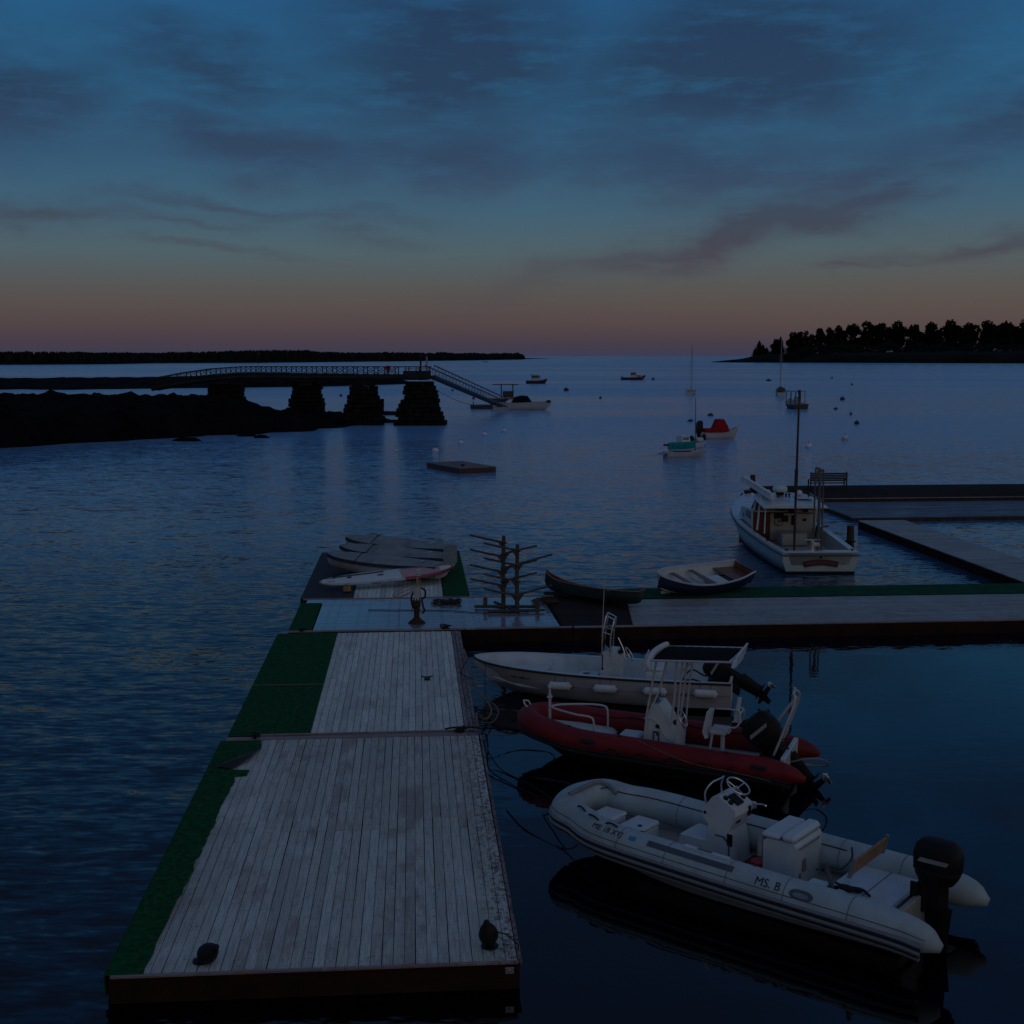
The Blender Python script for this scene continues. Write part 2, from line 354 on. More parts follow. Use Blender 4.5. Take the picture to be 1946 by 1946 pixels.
class MB:
    def __init__(s, M0=None): s.v = []; s.f = []; s.mi = []; s.M = M0 or I4; s.cur = 0
    def add(s, vs, fs, X=None):
        X = s.M @ X if X is not None else s.M
        o = len(s.v)
        s.v += [tuple(X @ Vector(p)) for p in vs]
        s.f += [tuple(i + o for i in f) for f in fs]
        s.mi += [s.cur] * len(fs)
        return s
    def box(s, c, d, X=None):
        x, y, z = c; a, b, e = d[0] / 2, d[1] / 2, d[2] / 2
        vs = [(x + i * a, y + j * b, z + k * e) for k in (-1, 1) for j in (-1, 1) for i in (-1, 1)]
        return s.add(vs, [(0, 2, 3, 1), (4, 5, 7, 6), (0, 1, 5, 4), (2, 6, 7, 3), (0, 4, 6, 2), (1, 3, 7, 5)], X)
    def cbox(s, c, d, b=.01, X=None):
        "box with chamfered edges"
        x, y, z = c; h = [q / 2 for q in d]; b = min(b, min(h) * .9)
        vs = []; idx = {}
        for i in (-1, 1):
            for j in (-1, 1):
                for k in (-1, 1):
                    for a in range(3):
                        p = [i * (h[0] - b), j * (h[1] - b), k * (h[2] - b)]
                        p[a] = (i, j, k)[a] * h[a]
                        idx[(i, j, k, a)] = len(vs); vs.append((x + p[0], y + p[1], z + p[2]))
        fs = []
        for a in range(3):
            o = [q for q in range(3) if q != a]
            for sg in (-1, 1):
                loop = []
                for (p, q) in ((-1, -1), (1, -1), (1, 1), (-1, 1)):
                    t = [0, 0, 0]; t[a] = sg; t[o[0]] = p; t[o[1]] = q
                    loop.append(idx[(*t, a)])
                if (sg == 1) != (a != 1): loop = loop[::-1]
                fs.append(tuple(loop))
        for a in range(3):
            o = [q for q in range(3) if q != a]
            for p in (-1, 1):
                for q in (-1, 1):
                    t0 = [0, 0, 0]; t0[a] = -1; t0[o[0]] = p; t0[o[1]] = q
                    t1 = list(t0); t1[a] = 1
                    fs.append((idx[(*t0, o[0])], idx[(*t1, o[0])], idx[(*t1, o[1])], idx[(*t0, o[1])]))
        for i in (-1, 1):
            for j in (-1, 1):
                for k in (-1, 1):
                    fs.append((idx[(i, j, k, 0)], idx[(i, j, k, 1)], idx[(i, j, k, 2)]))
        return s.add(vs, fs, X)
    def loft(s, secs, closed=True, caps=True, X=None):
        n = len(secs[0]); vs = [p for sc in secs for p in sc]; fs = []
        m = n if closed else n - 1
        for i in range(len(secs) - 1):
            for j in range(m):
                k = (j + 1) % n
                fs.append((i * n + j, i * n + k, (i + 1) * n + k, (i + 1) * n + j))
        if caps and closed:
            fs.append(tuple(reversed(range(n)))); fs.append(tuple(range((len(secs) - 1) * n, len(secs) * n)))
        return s.add(vs, fs, X)
    def tube(s, path, r, n=8, X=None, caps=True, squash=None):
        P = [Vector(p) for p in path]; m = len(P)
        rs = list(r) if hasattr(r, '__len__') else [r] * m
        secs = []; up = None
        for i in range(m):
            t = (P[min(i + 1, m - 1)] - P[max(i - 1, 0)])
            if t.length < 1e-9: t = Vector((0, 0, 1))
            t.normalize()
            if up is None:
                up = Vector((0, 0, 1)) if abs(t.z) < .9 else Vector((1, 0, 0))
            a = t.cross(up)
            if a.length < 1e-6: a = t.orthogonal()
            a.normalize(); b = a.cross(t).normalized(); up = b
            q = squash or 1.0
            secs.append([P[i] + rs[i] * (math.cos(k * 2 * math.pi / n) * a + math.sin(k * 2 * math.pi / n) * b * q) for k in range(n)])
        return s.loft(secs, True, caps, X)
    def cyl(s, a, b, r, n=10, r2=None, X=None): return s.tube([a, b], [r, r if r2 is None else r2], n, X)
    def lathe(s, prof, n=16, X=None):
        secs = [[(r * math.cos(k * 2 * math.pi / n), r * math.sin(k * 2 * math.pi / n), z) for k in range(n)] for r, z in prof]
        return s.loft(secs, True, True, X)
    def prism(s, poly, t0, t1, X=None):
        "polygon in local xz, extruded along y from t0 to t1"
        return s.loft([[(x, t0, z) for x, z in poly], [(x, t1, z) for x, z in poly]], True, True, X)
    def ring(s, R0, r, n=24, m=8, X=None, a0=0, a1=2 * math.pi):
        full = abs(a1 - a0 - 2 * math.pi) < 1e-6
        pts = [(R0 * math.cos(a0 + (a1 - a0) * i / n), R0 * math.sin(a0 + (a1 - a0) * i / n), 0) for i in range(n + 1)]
        return s.tube(pts, r, m, X, caps=not full)
    def ball(s, c, r, n=12, m=8, X=None, sc=(1, 1, 1)):
        secs = []
        for i in range(m + 1):
            a = -math.pi / 2 + math.pi * i / m
            rr = max(1e-4, math.cos(a)) * r
            secs.append([(c[0] + sc[0] * rr * math.cos(2 * math.pi * k / n), c[1] + sc[1] * rr * math.sin(2 * math.pi * k / n), c[2] + sc[2] * r * math.sin(a)) for k in range(n)])
        return s.loft(secs, True, True, X)
    def mesh(s, name, mats, smooth=35):
        me = bpy.data.meshes.new(name)
        me.from_pydata(s.v, [], s.f)
        if not isinstance(mats, (list, tuple)): mats = [mats]
        for q in mats: me.materials.append(q)
        if len(mats) > 1: me.polygons.foreach_set('material_index', s.mi)
        me.validate()
        import bmesh
        bm = bmesh.new(); bm.from_mesh(me)
        bmesh.ops.remove_doubles(bm, verts=bm.verts, dist=1e-5)
        bmesh.ops.recalc_face_normals(bm, faces=bm.faces); bm.to_mesh(me); bm.free()
        if smooth:
            me.shade_smooth(); me.set_sharp_from_angle(angle=R(smooth))
        return me
    def build(s, name, mats, parent=None, smooth=35, loc=None, rot=None):
        o = bpy.data.objects.new(name, s.mesh(name, mats, smooth)); C.objects.link(o)
        if parent is not None: o.parent = parent
        if loc is not None: o.location = loc
        if rot is not None: o.rotation_euler = rot
        return o

def text_obj(name, body, size, material, parent, place, depth=.004, spacing=1.0, align='CENTER'):
    "lettering as thin solid letters; place maps (x along, y up, h off the surface) to a point"
    cu = bpy.data.curves.new('lettering_curve', 'FONT'); cu.body = body; cu.size = size
    cu.align_x = align; cu.align_y = 'CENTER'; cu.extrude = 0.0; cu.space_character = spacing; cu.resolution_u = 3
    to = bpy.data.objects.new('lettering_curve', cu); C.objects.link(to)
    dg = bpy.context.evaluated_depsgraph_get(); dg.update()
    me = bpy.data.meshes.new_from_object(to.evaluated_get(dg))
    bpy.data.objects.remove(to); bpy.data.curves.remove(cu)
    import bmesh
    bm = bmesh.new(); bm.from_mesh(me)
    r = bmesh.ops.extrude_face_region(bm, geom=bm.faces[:])
    for g in r['geom']:
        if isinstance(g, bmesh.types.BMVert): g.co.z += depth
    for v in bm.verts: v.co = Vector(place(v.co.x, v.co.y, v.co.z))
    bmesh.ops.recalc_face_normals(bm, faces=bm.faces)
    bm.to_mesh(me); bm.free()
    me.materials.clear(); me.materials.append(material)
    o = bpy.data.objects.new(name, me); C.objects.link(o); o.parent = parent
    return o
# ---------------------------------------------------------------- water
def water_mat():
    m = bpy.data.materials.new('sea_water'); m.use_nodes = True
    t = NT(m.node_tree); b = t.n['Principled BSDF']
    co = t.node('ShaderNodeTexCoord').outputs['Object']
    x, y, z = t.sep(co)
    # reflected sky light painted into the base colour: brighter and bluer with distance
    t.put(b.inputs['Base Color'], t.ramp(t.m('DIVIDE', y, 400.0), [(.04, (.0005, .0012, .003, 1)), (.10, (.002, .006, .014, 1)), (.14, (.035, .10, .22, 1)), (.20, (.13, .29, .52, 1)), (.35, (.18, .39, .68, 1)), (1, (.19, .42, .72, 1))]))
    b.inputs['IOR'].default_value = 1.33
    b.inputs['Specular IOR Level'].default_value = .75
    # wind patches and slicks
    patch = t.noise(t.mapping(co, (.006, .02, 1), loc=(3.1, 1.7, 0)), 1.0, 4.0, .5, .6)
    slick = t.rng(patch, .38, .58, .72, 1.0)
    band = t.noise(t.mapping(co, (.0025, .011, 1), loc=(9.4, 0, 0)), 1.0, 3.0, .5, .4)
    slick = t.m('MULTIPLY', slick, t.rng(band, .38, .55, .7, 1.0))
    # lee of the docks: the basin on the right is nearly flat
    lee = t.m('MULTIPLY', t.rng(x, -2.5, 0.5, 0, 1), t.rng(y, 39.5, 34.5, 0, 1))
    calm = t.m('SUBTRACT', 1.0, t.m('MULTIPLY', lee, .950))
    def slope(sc, rot, loc, amp, det=3.0, dist=.4):
        n = t.node('ShaderNodeTexNoise', ins={'Vector': t.mapping(co, sc, rot=rot, loc=loc), 'Scale': 1.0, 'Detail': det, 'Roughness': .55, 'Distortion': dist})
        r, g, bb = t.sep(n.outputs[1])
        return t.m('MULTIPLY', t.m('SUBTRACT', r, .5), amp * .6), t.m('MULTIPLY', t.m('SUBTRACT', g, .5), amp)
    S = [slope((2.2, 8.0, 1), (0, 0, .10), (0, 0, 0), .50), slope((.8, 3.0, 1), (0, 0, .20), (5, 2, 0), .40),
         slope((.22, .9, 1), (0, 0, .08), (1, 7, 0), .13), slope((.03, .12, 1), (0, 0, .03), (4, 4, 0), .07)]
    nx = ny = 0.0
    for a, c in S:
        nx = t.m('ADD', nx, a); ny = t.m('ADD', ny, c)
    far = t.rng(y, 25, 260, 1.15, 2.3)
    k = t.m('MULTIPLY', t.m('MULTIPLY', slick, calm), far)
    nv = t.comb(t.m('MULTIPLY', nx, k), t.m('MULTIPLY', ny, k), 1.0)
    nn = t.node('ShaderNodeVectorMath', operation='NORMALIZE', ins={0: nv}).outputs[0]
    t.l.new(nn, b.inputs['Normal'])
    t.put(b.inputs['Roughness'], t.m('ADD', .012, t.m('MULTIPLY', k, .11)))
    return m
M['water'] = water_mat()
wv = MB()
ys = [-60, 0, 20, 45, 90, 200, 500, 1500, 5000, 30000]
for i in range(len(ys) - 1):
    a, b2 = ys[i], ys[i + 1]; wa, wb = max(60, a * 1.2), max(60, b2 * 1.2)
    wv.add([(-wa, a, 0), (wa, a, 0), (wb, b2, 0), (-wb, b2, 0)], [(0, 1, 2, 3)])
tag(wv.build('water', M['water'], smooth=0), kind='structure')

# ---------------------------------------------------------------- floating docks
TH = R(4.45)
DZ = .40
_plank_cache = {}
def plank_mesh(wd, ln, th=.038, var=0):
    k = (round(wd, 3), round(ln, 2), th, var)
    if k not in _plank_cache:
        mb = MB(); mb.cbox((0, 0, -th / 2), (wd, ln, th), .005)
        rr = random.Random(var * 13 + 5)
        mb.v = [(x + (rr.uniform(-.003, .003)), y + rr.uniform(-.004, .004), z) for x, y, z in mb.v]
        _plank_cache[k] = mb.mesh('plank', M['board'], smooth=0)
    return _plank_cache[k]
def put_plank(dock, u, v, wd, ln, material, rot=0.0, z=0.0, var=0):
    me = plank_mesh(wd, ln, var=var)
    if material is not M['board']:
        k = ('m', me.name, material.name)
        if k not in _plank_cache:
            me2 = me.copy(); me2.materials[0] = material; _plank_cache[k] = me2
        me = _plank_cache[k]
    o = bpy.data.objects.new('plank', me); C.objects.link(o); o.parent = dock
    o.location = (u, v, z + rnd.uniform(-.003, .003)); o.rotation_euler = (rnd.uniform(-.001, .001), rnd.uniform(-.006, .006), rot + rnd.uniform(-.0015, .0015))
    return o
def frame_mb(u0, u1, v0, v1, top=-.045, bot=-.62):
    mb = MB(); t = .09
    for (a, b2, c, d) in ((u0, u1, v0, v0 + t), (u0, u1, v1 - t, v1), (u0, u0 + t, v0 + t, v1 - t), (u1 - t, u1, v0 + t, v1 - t)):
        mb.cbox(((a + b2) / 2, (c + d) / 2, (top + bot) / 2), (b2 - a, d - c, top - bot), .012)
    mb.box(((u0 + u1) / 2, (v0 + v1) / 2, -.13), (u1 - u0 - .2, v1 - v0 - .2, .12))
    return mb

dock_a = thing('floating_dock', 'near floating dock of long weathered grey boards with ragged green carpet on its left edge', 'dock', (0, 0, DZ), TH)
frame_mb(-4.09, 1.36, 16.12, 26.62).build('frame', M['fascia'], dock_a)
PW = .1525
cols = int((1.33 + 3.3) / PW)
for i in range(cols + 5):
    u = 1.33 - PW * (i + .5)
    if u < -4.05: break
    left = u < -3.3
    cut = 21.55 if i % 2 == 0 else 21.05
    v0 = 16.12; v1 = 26.35
    for (a, b2) in ((v0, cut), (cut, v1)):
        put_plank(dock_a, u, (a + b2) / 2, PW - .010, b2 - a - .012, M['board'], var=(i * 3 + int(a)) % 4)
for k in range(3):   # boards laid across at the joint
    put_plank(dock_a, -1.36, 26.42 + k * .075, .07, 5.38, M['board_top'], rot=math.pi / 2, z=.0)
for k, (a, b2) in enumerate(((-4.05, -1.3), (-1.3, 1.34))):   # edge board along the front
    put_plank(dock_a, (a + b2) / 2, 16.09, .05, b2 - a, M['board_top'], rot=math.pi / 2, z=.012)
put_plank(dock_a, 1.375, 21.3, .05, 10.3, M['board_top'], z=-.03)
# carpet: ragged inner edge, a fold thrown back near its far end
def carpet(name, outline, dock, material, z0=.006, th=.012, drape=.25):
    mb = MB()
    mb.loft([[(x, y, z0) for x, y in outline], [(x, y, z0 + th) for x, y in outline]], True, True)
    return mb.build(name, material, dock, smooth=0)
ol = [(-4.11, 16.10), (-4.11, 26.28), (-3.28, 26.30), (-3.22, 25.75), (-3.60, 25.3), (-3.62, 24.4), (-3.28, 24.35), (-3.30, 24.02), (-3.52, 23.98)]
vv = 23.98
while vv > 16.3:
    vv -= rnd.uniform(.12, .3)
    f = (23.98 - vv) / 7.8
    ol.append((-3.50 - .12 * f + rnd.uniform(-.025, .025), vv))
ol.append((-3.62, 16.10))
cp = carpet('carpet', ol, dock_a, M['carpet'])
fo = MB()   # folded-back flap showing its dark underside
fo.add([(-3.60, 25.3, .02), (-3.22, 25.75, .02), (-3.34, 25.0, .10), (-3.95, 24.45, .09), (-3.62, 24.42, .02), (-3.9, 24.6, .02)],
       [(0, 1, 2), (0, 2, 3), (3, 2, 4), (0, 3, 5)])
tag(fo.build('carpet_flap', M['rubber'], dock_a, smooth=0), label='dark underside of the folded-back carpet corner')
side = MB(); side.box((-4.125, 21.2, -.14), (.02, 10.2, .30)); side.build('carpet_skirt', M['carpet'], dock_a)
# sub-frame ends, bracket plate
br = MB(); br.cbox((1.22, 16.10, -.13), (.12, .02, .09), .004); br.cyl((1.22, 16.09, -.13), (1.22, 16.08, -.13), .016)
br.build('bracket', M['steel'], dock_a)

dock_b = thing('floating_dock', 'middle floating dock of grey boards with a wide green carpet strip beside it', 'dock', (0, 0, DZ - .02), TH)
frame_mb(-4.0, 1.32, 26.70, 36.86).build('frame', M['fascia'], dock_b)
seg = [26.70, 29.2, 31.6, 34.2, 36.86]
i = 0; u = 1.05
while u > -2.30:
    js = [26.72] + [s + (.32 if i % 2 else -.32) + rnd.uniform(-.25, .25) for s in seg[1:-1]] + [36.84]
    if i % 3 == 1: js.pop(2)
    for a, b2 in zip(js[:-1], js[1:]):
        put_plank(dock_b, u - PW / 2, (a + b2) / 2, PW - .010, b2 - a - .012, M['board_far'], var=i % 4)
    u -= PW; i += 1
for a, b2 in ((26.72, 29.9), (29.9, 33.4), (33.4, 36.84)):
    for k, (uu, wd) in enumerate(((1.105, .085), (1.20, .085), (1.29, .07))):
        put_plank(dock_b, uu, (a + b2) / 2, wd, b2 - a - .01, M['board_top'], z=.02 * (k % 2))
for k in range(2): put_plank(dock_b, -1.0 - 1.3 + 1.15, 26.745 + .0 * k, .05, 4.4, M['board_top'], rot=math.pi / 2, z=.03) if k == 0 else None
ol = [(-4.03, 26.72), (-4.03, 30.9), (-2.29, 30.92), (-2.29, 26.72)]
carpet('carpet', ol, dock_b, M['carpet']); ol = [(-4.03, 30.93), (-4.03, 36.80), (-2.29, 36.80), (-2.29, 30.95)]
carpet('carpet', ol, dock_b, M['carpet'])
st = MB(); st.box((-3.16, 30.925, .02), (1.7, .012, .006)); st.build('seam_strip', M['rope_tan'], dock_b)
side = MB(); side.box((-4.04, 31.7, -.14), (.02, 10.1, .28)); side.build('carpet_skirt', M['carpet'], dock_b)

dock_c = thing('floating_dock', 'wet blue-grey cross dock with a pale rim, joining the two long docks', 'dock', (0, 0, DZ), TH)
frame_mb(-3.75, 4.7, 36.92, 42.1).build('frame', M['fascia'], dock_c)
n = 30; bw = (41.95 - 37.12) / n
for k in range(n):
    v = 37.12 + bw * (k + .5)
    cuts = [-3.05, -.5 + (k % 2) * .6, 2.2 - (k % 2) * .7]
    cuts.append(4.35 - (v - 37.1) * .02)
    if v > 41.3: cuts[0] = -3.6
    for a, b2 in zip(cuts[:-1], cuts[1:]):
        put_plank(dock_c, (a + b2) / 2, v, bw - .007, b2 - a - .008, M['board_wet'], rot=math.pi / 2, var=k % 4)
for (a, b2) in ((-3.75, -1.0), (-1.0, 1.8), (1.8, 4.7)):
    put_plank(dock_c, (a + b2) / 2, 37.02, .14, b2 - a - .01, M['board_top'], rot=math.pi / 2, z=.02)
    put_plank(dock_c, (a + b2) / 2, 42.02, .12, b2 - a - .01, M['board_top'], rot=math.pi / 2, z=.02)
carpet('carpet', [(-3.76, 37.12), (-3.76, 41.3), (-3.08, 41.3), (-3.08, 37.12)], dock_c, M['carpet'])

dock_r = thing('floating_dock', 'right-hand floating dock of lengthwise worn boards with green carpet along its back edge', 'dock', (0, 0, DZ), TH)
frame_mb(4.72, 31.0, 36.95, 43.0).build('frame', M['fascia'], dock_r)
for k in range(24):
    v = 37.15 + (41.15 - 37.15) / 24 * (k + .5)
    jit = rnd.uniform(-1, 1)
    cuts = [6.55 + (v - 37) * .12, 10.4 + jit, 14.9 - jit, 19.5 + jit, 25 - jit, 31]
    for a, b2 in zip(cuts[:-1], cuts[1:]):
        put_plank(dock_r, (a + b2) / 2, v, .157, b2 - a - .01, M['board_cross'], rot=math.pi / 2, var=k % 4)
for k in range(16):   # the dark wet boards in front of the canoe
    v = 37.15 + (42.9 - 37.15) / 16 * (k + .5)
    a, b2 = 4.42 + .0 * k, 6.53 + (v - 37) * .12
    if v > 41.15: b2 = 7.0
    put_plank(dock_r, (a + b2) / 2, v, .35, b2 - a - .01, M['board_dark'], rot=math.pi / 2, z=-.012, var=k % 4)
for (a, b2) in ((4.75, 7.0), (7.0, 12.2), (12.2, 17.4), (17.4, 24), (24, 31)):
    put_plank(dock_r, (a + b2) / 2, 37.04, .15, b2 - a - .01, M['board_top'], rot=math.pi / 2, z=.012)
carpet('carpet', [(7.05, 41.2), (7.05, 43.03), (31, 43.03), (31, 41.2)], dock_r, M['carpet2'])

dock_d = thing('floating_dock', 'far end of the dock edged with green carpet, carrying the covered dinghies', 'dock', (0, 0, DZ - .04), TH)
frame_mb(-3.8, 1.8, 42.25, 52.4).build('frame', M['fascia'], dock_d)
i = 0; u = .95
while u > -2.05:
    put_plank(dock_d, u - PW / 2, 45.0, PW - .01, 5.45, M['board_far'], var=i % 4)
    put_plank(dock_d, u - PW / 2, 50.05, PW - .01, 4.5, M['board_far'], var=i % 4)
    u -= PW; i += 1
carpet('carpet', [(.98, 42.27), (.98, 52.4), (1.83, 52.4), (1.83, 42.27)], dock_d, M['carpet'])
carpet('carpet', [(-3.83, 42.27), (-3.83, 52.4), (-2.12, 52.4), (-2.12, 42.27)], dock_d, M['rubber'])
side = MB(); side.box((-3.84, 47.3, -.16), (.03, 10.1, .34)); side.build('carpet_skirt', M['carpet'], dock_d)
side = MB(); side.box((1.84, 47.3, -.1), (.03, 10.1, .22)); side.build('carpet_skirt', M['carpet'], dock_d)

def dk(u, v, z=0.0):
    "dock frame to world"
    return Vector((u * math.cos(TH) - v * math.sin(TH), u * math.sin(TH) + v * math.cos(TH), DZ + z))
# ---------------------------------------------------------------- boats: shared builders
def hull_secs(A, bulge=.0):
    out = []
    for x, bs, zs, bc, zc, zk in A:
        half = [(bs, zs), ((bs + bc) / 2 + bulge * bs, (zs + zc) / 2), (bc, zc), (bc * .5, (zc + zk) / 2 - .02)]
        out.append([(x, y, z) for y, z in half] + [(x, 0, zk)] + [(x, -y, z) for y, z in reversed(half)])
    return out
def hull_mesh(A, bulge=.0, capstern=True):
    mb = MB(); S = hull_secs(A, bulge)
    mb.loft(S, closed=False, caps=False)
    if capstern: mb.add(S[0], [tuple(range(len(S[0])))])
    return mb
def liner_mesh(A, t=.06, zf=.2, drop=0.0, zf_fn=None, bulge=0.0):
    S = []
    for x, bs, zs, bc, zc, zk in A:
        b = max(.008, bs - t); f = max(zf_fn(x) if zf_fn else zf, zk + .05)
        f = min(f, zs - .02)
        bf = max(.006, min(b * .97, bc + (bs - bc) * max(0, min(1, (f - zc) / max(.01, zs - zc))) - t * 1.1))
        S.append([(x, b, zs - drop), (x, (b + bf) / 2 + bulge * b, (zs + f) / 2), (x, bf, f + .03), (x, bf * .95, f), (x, 0, f), (x, -bf * .95, f), (x, -bf, f + .03), (x, -(b + bf) / 2 - bulge * b, (zs + f) / 2), (x, -b, zs - drop)])
    mb = MB(); mb.loft(S, closed=False, caps=False)
    mb.add(S[0], [tuple(range(9))])
    return mb
def gunwale_mesh(A, t=.06, w=.0, h=.02):
    mb = MB()
    for sg in (1, -1):
        secs = []
        for x, bs, zs, bc, zc, zk in A:
            o = bs + w; i = max(.004, bs - t)
            secs.append([(x, sg * o, zs), (x, sg * o, zs + h), (x, sg * i, zs + h), (x, sg * i, zs - .03), (x, sg * (o - .01), zs - .03)])
        mb.loft(secs, True, True)
    return mb
def rub_path(A, dz=0.0, out=.0, sg=1): return [(x, sg * (bs + out), zs + dz) for x, bs, zs, bc, zc, zk in A]
def bow_path(A, dz=0.0, out=.0): return rub_path(A, dz, out, 1) + list(reversed(rub_path(A, dz, out, -1)))

def outboard(parent, loc, tilt=0.0, s=1.0, cowl=None, steer=0.0):
    "outboard motor; +x is forward, hinge at loc"
    X = T(*loc) @ RZ(steer) @ RY(tilt) @ Matrix.Scale(s, 4)
    leg = MB(X)
    leg.loft([[(-.12 + dx, y * .9, z) for dx, y in ((.16, .0), (.10, .09), (-.10, .10), (-.20, .0), (-.10, -.10), (.10, -.09))] for z in (.28, -.05)])
    leg.loft([[(-.16 + dx * sc, y * sc, z) for dx, y in ((.16, .0), (.07, .055), (-.12, .05), (-.20, .0), (-.12, -.05), (.07, -.055))] for z, sc in ((-.05, 1.1), (-.45, .9), (-.62, .85))])
    leg.cbox((-.20, 0, -.63), (.42, .24, .02), .008)
    leg.tube([(.10, 0, -.76), (0, 0, -.76), (-.25, 0, -.76), (-.42, 0, -.76)], [.015, .055, .065, .045], 10)
    leg.loft([[(-.05, .02, -.62), (-.27, .02, -.62), (-.27, -.02, -.62), (-.05, -.02, -.62)], [(-.02, .02, -.98), (-.14, .01, -.98), (-.14, -.01, -.98), (-.02, -.02, -.98)]])
    leg.cbox((.03, 0, .05), (.14, .22, .42), .02)
    o = leg.build('outboard_motor', M['blk'], parent)
    c = MB(X)
    prof = [(.30, .66, .9), (.38, .80, .98), (.52, .90, 1.0), (.68, .92, .94), (.80, .84, .80), (.88, .62, .58), (.90, .35, .3)]
    secs = []
    for z, lx, ly in prof:
        secs.append([(-.16 + .36 * lx * math.copysign(abs(math.cos(a)) ** .6, math.cos(a)), .20 * ly * math.copysign(abs(math.sin(a)) ** .6, math.sin(a)), z) for a in [2 * math.pi * k / 16 for k in range(16)]])
    c.loft(secs)
    c.v = [v_ for v_ in c.v]
    c.build('cowl', cowl or M['blk'], o)
    c2 = MB(X)
    def rr_(z, lx, ly, g=1.0): return [(-.16 + .36 * lx * g * math.copysign(abs(math.cos(a)) ** .6, math.cos(a)), .20 * ly * g * math.copysign(abs(math.sin(a)) ** .6, math.sin(a)), z) for a in [2 * math.pi * k / 16 for k in range(16)]]
    c2.loft([rr_(.455, .86, .99, 1.03), rr_(.485, .88, 1.0, 1.03)]); c2.build('cowl_seam', M['rubber'], o)
    for sg in (1, -1):
        c3 = MB(X); c3.add([(.06, sg * .207, .60), (-.34, sg * .207, .60), (-.38, sg * .205, .66), (.02, sg * .205, .66)], [(0, 1, 2, 3)]); c3.add([(.06, sg * .209, .60), (-.34, sg * .209, .60), (-.38, sg * .207, .66), (.02, sg * .207, .66)], [(3, 2, 1, 0)]); c3.build('cowl_stripe', M['grey_in'], o)
    c4 = MB(X); c4.cbox((.11, .15, .02), (.10, .04, .5), .01); c4.cbox((.11, -.15, .02), (.10, .04, .5), .01); c4.cyl((.10, -.19, .16), (.10, .19, .16), .03, 8); c4.build('clamp_bracket', M['iron'], o)
    p = MB(X @ T(-.47, 0, -.76) @ RY(math.pi / 2))
    for k in range(3):
        a = k * 2.094
        p.loft([[(math.cos(a + d) * r0, math.sin(a + d) * r0, zz) for d, zz in ((-.25, .03), (.25, -.03), (.22, -.045), (-.28, .015))] for r0 in (.03, .08, .125)])
    p.cyl((0, 0, -.05), (0, 0, .05), .035, 8)
    p.build('propeller', M['steel'], o)
    return o
def wheel(parent, loc, ry, r=.19, name='steering_wheel', mt=None):
    w_ = MB(T(*loc) @ RY(ry)); w_.ring(r, .014, 24, 6)
    for k in range(3):
        a = k * 2.094 + .5; w_.cyl((0, 0, -.05), (r * math.cos(a), r * math.sin(a), 0), .009, 6)
    w_.cyl((0, 0, -.09), (0, 0, -.03), .035, 8)
    return w_.build(name, mt or M['steel'], parent)

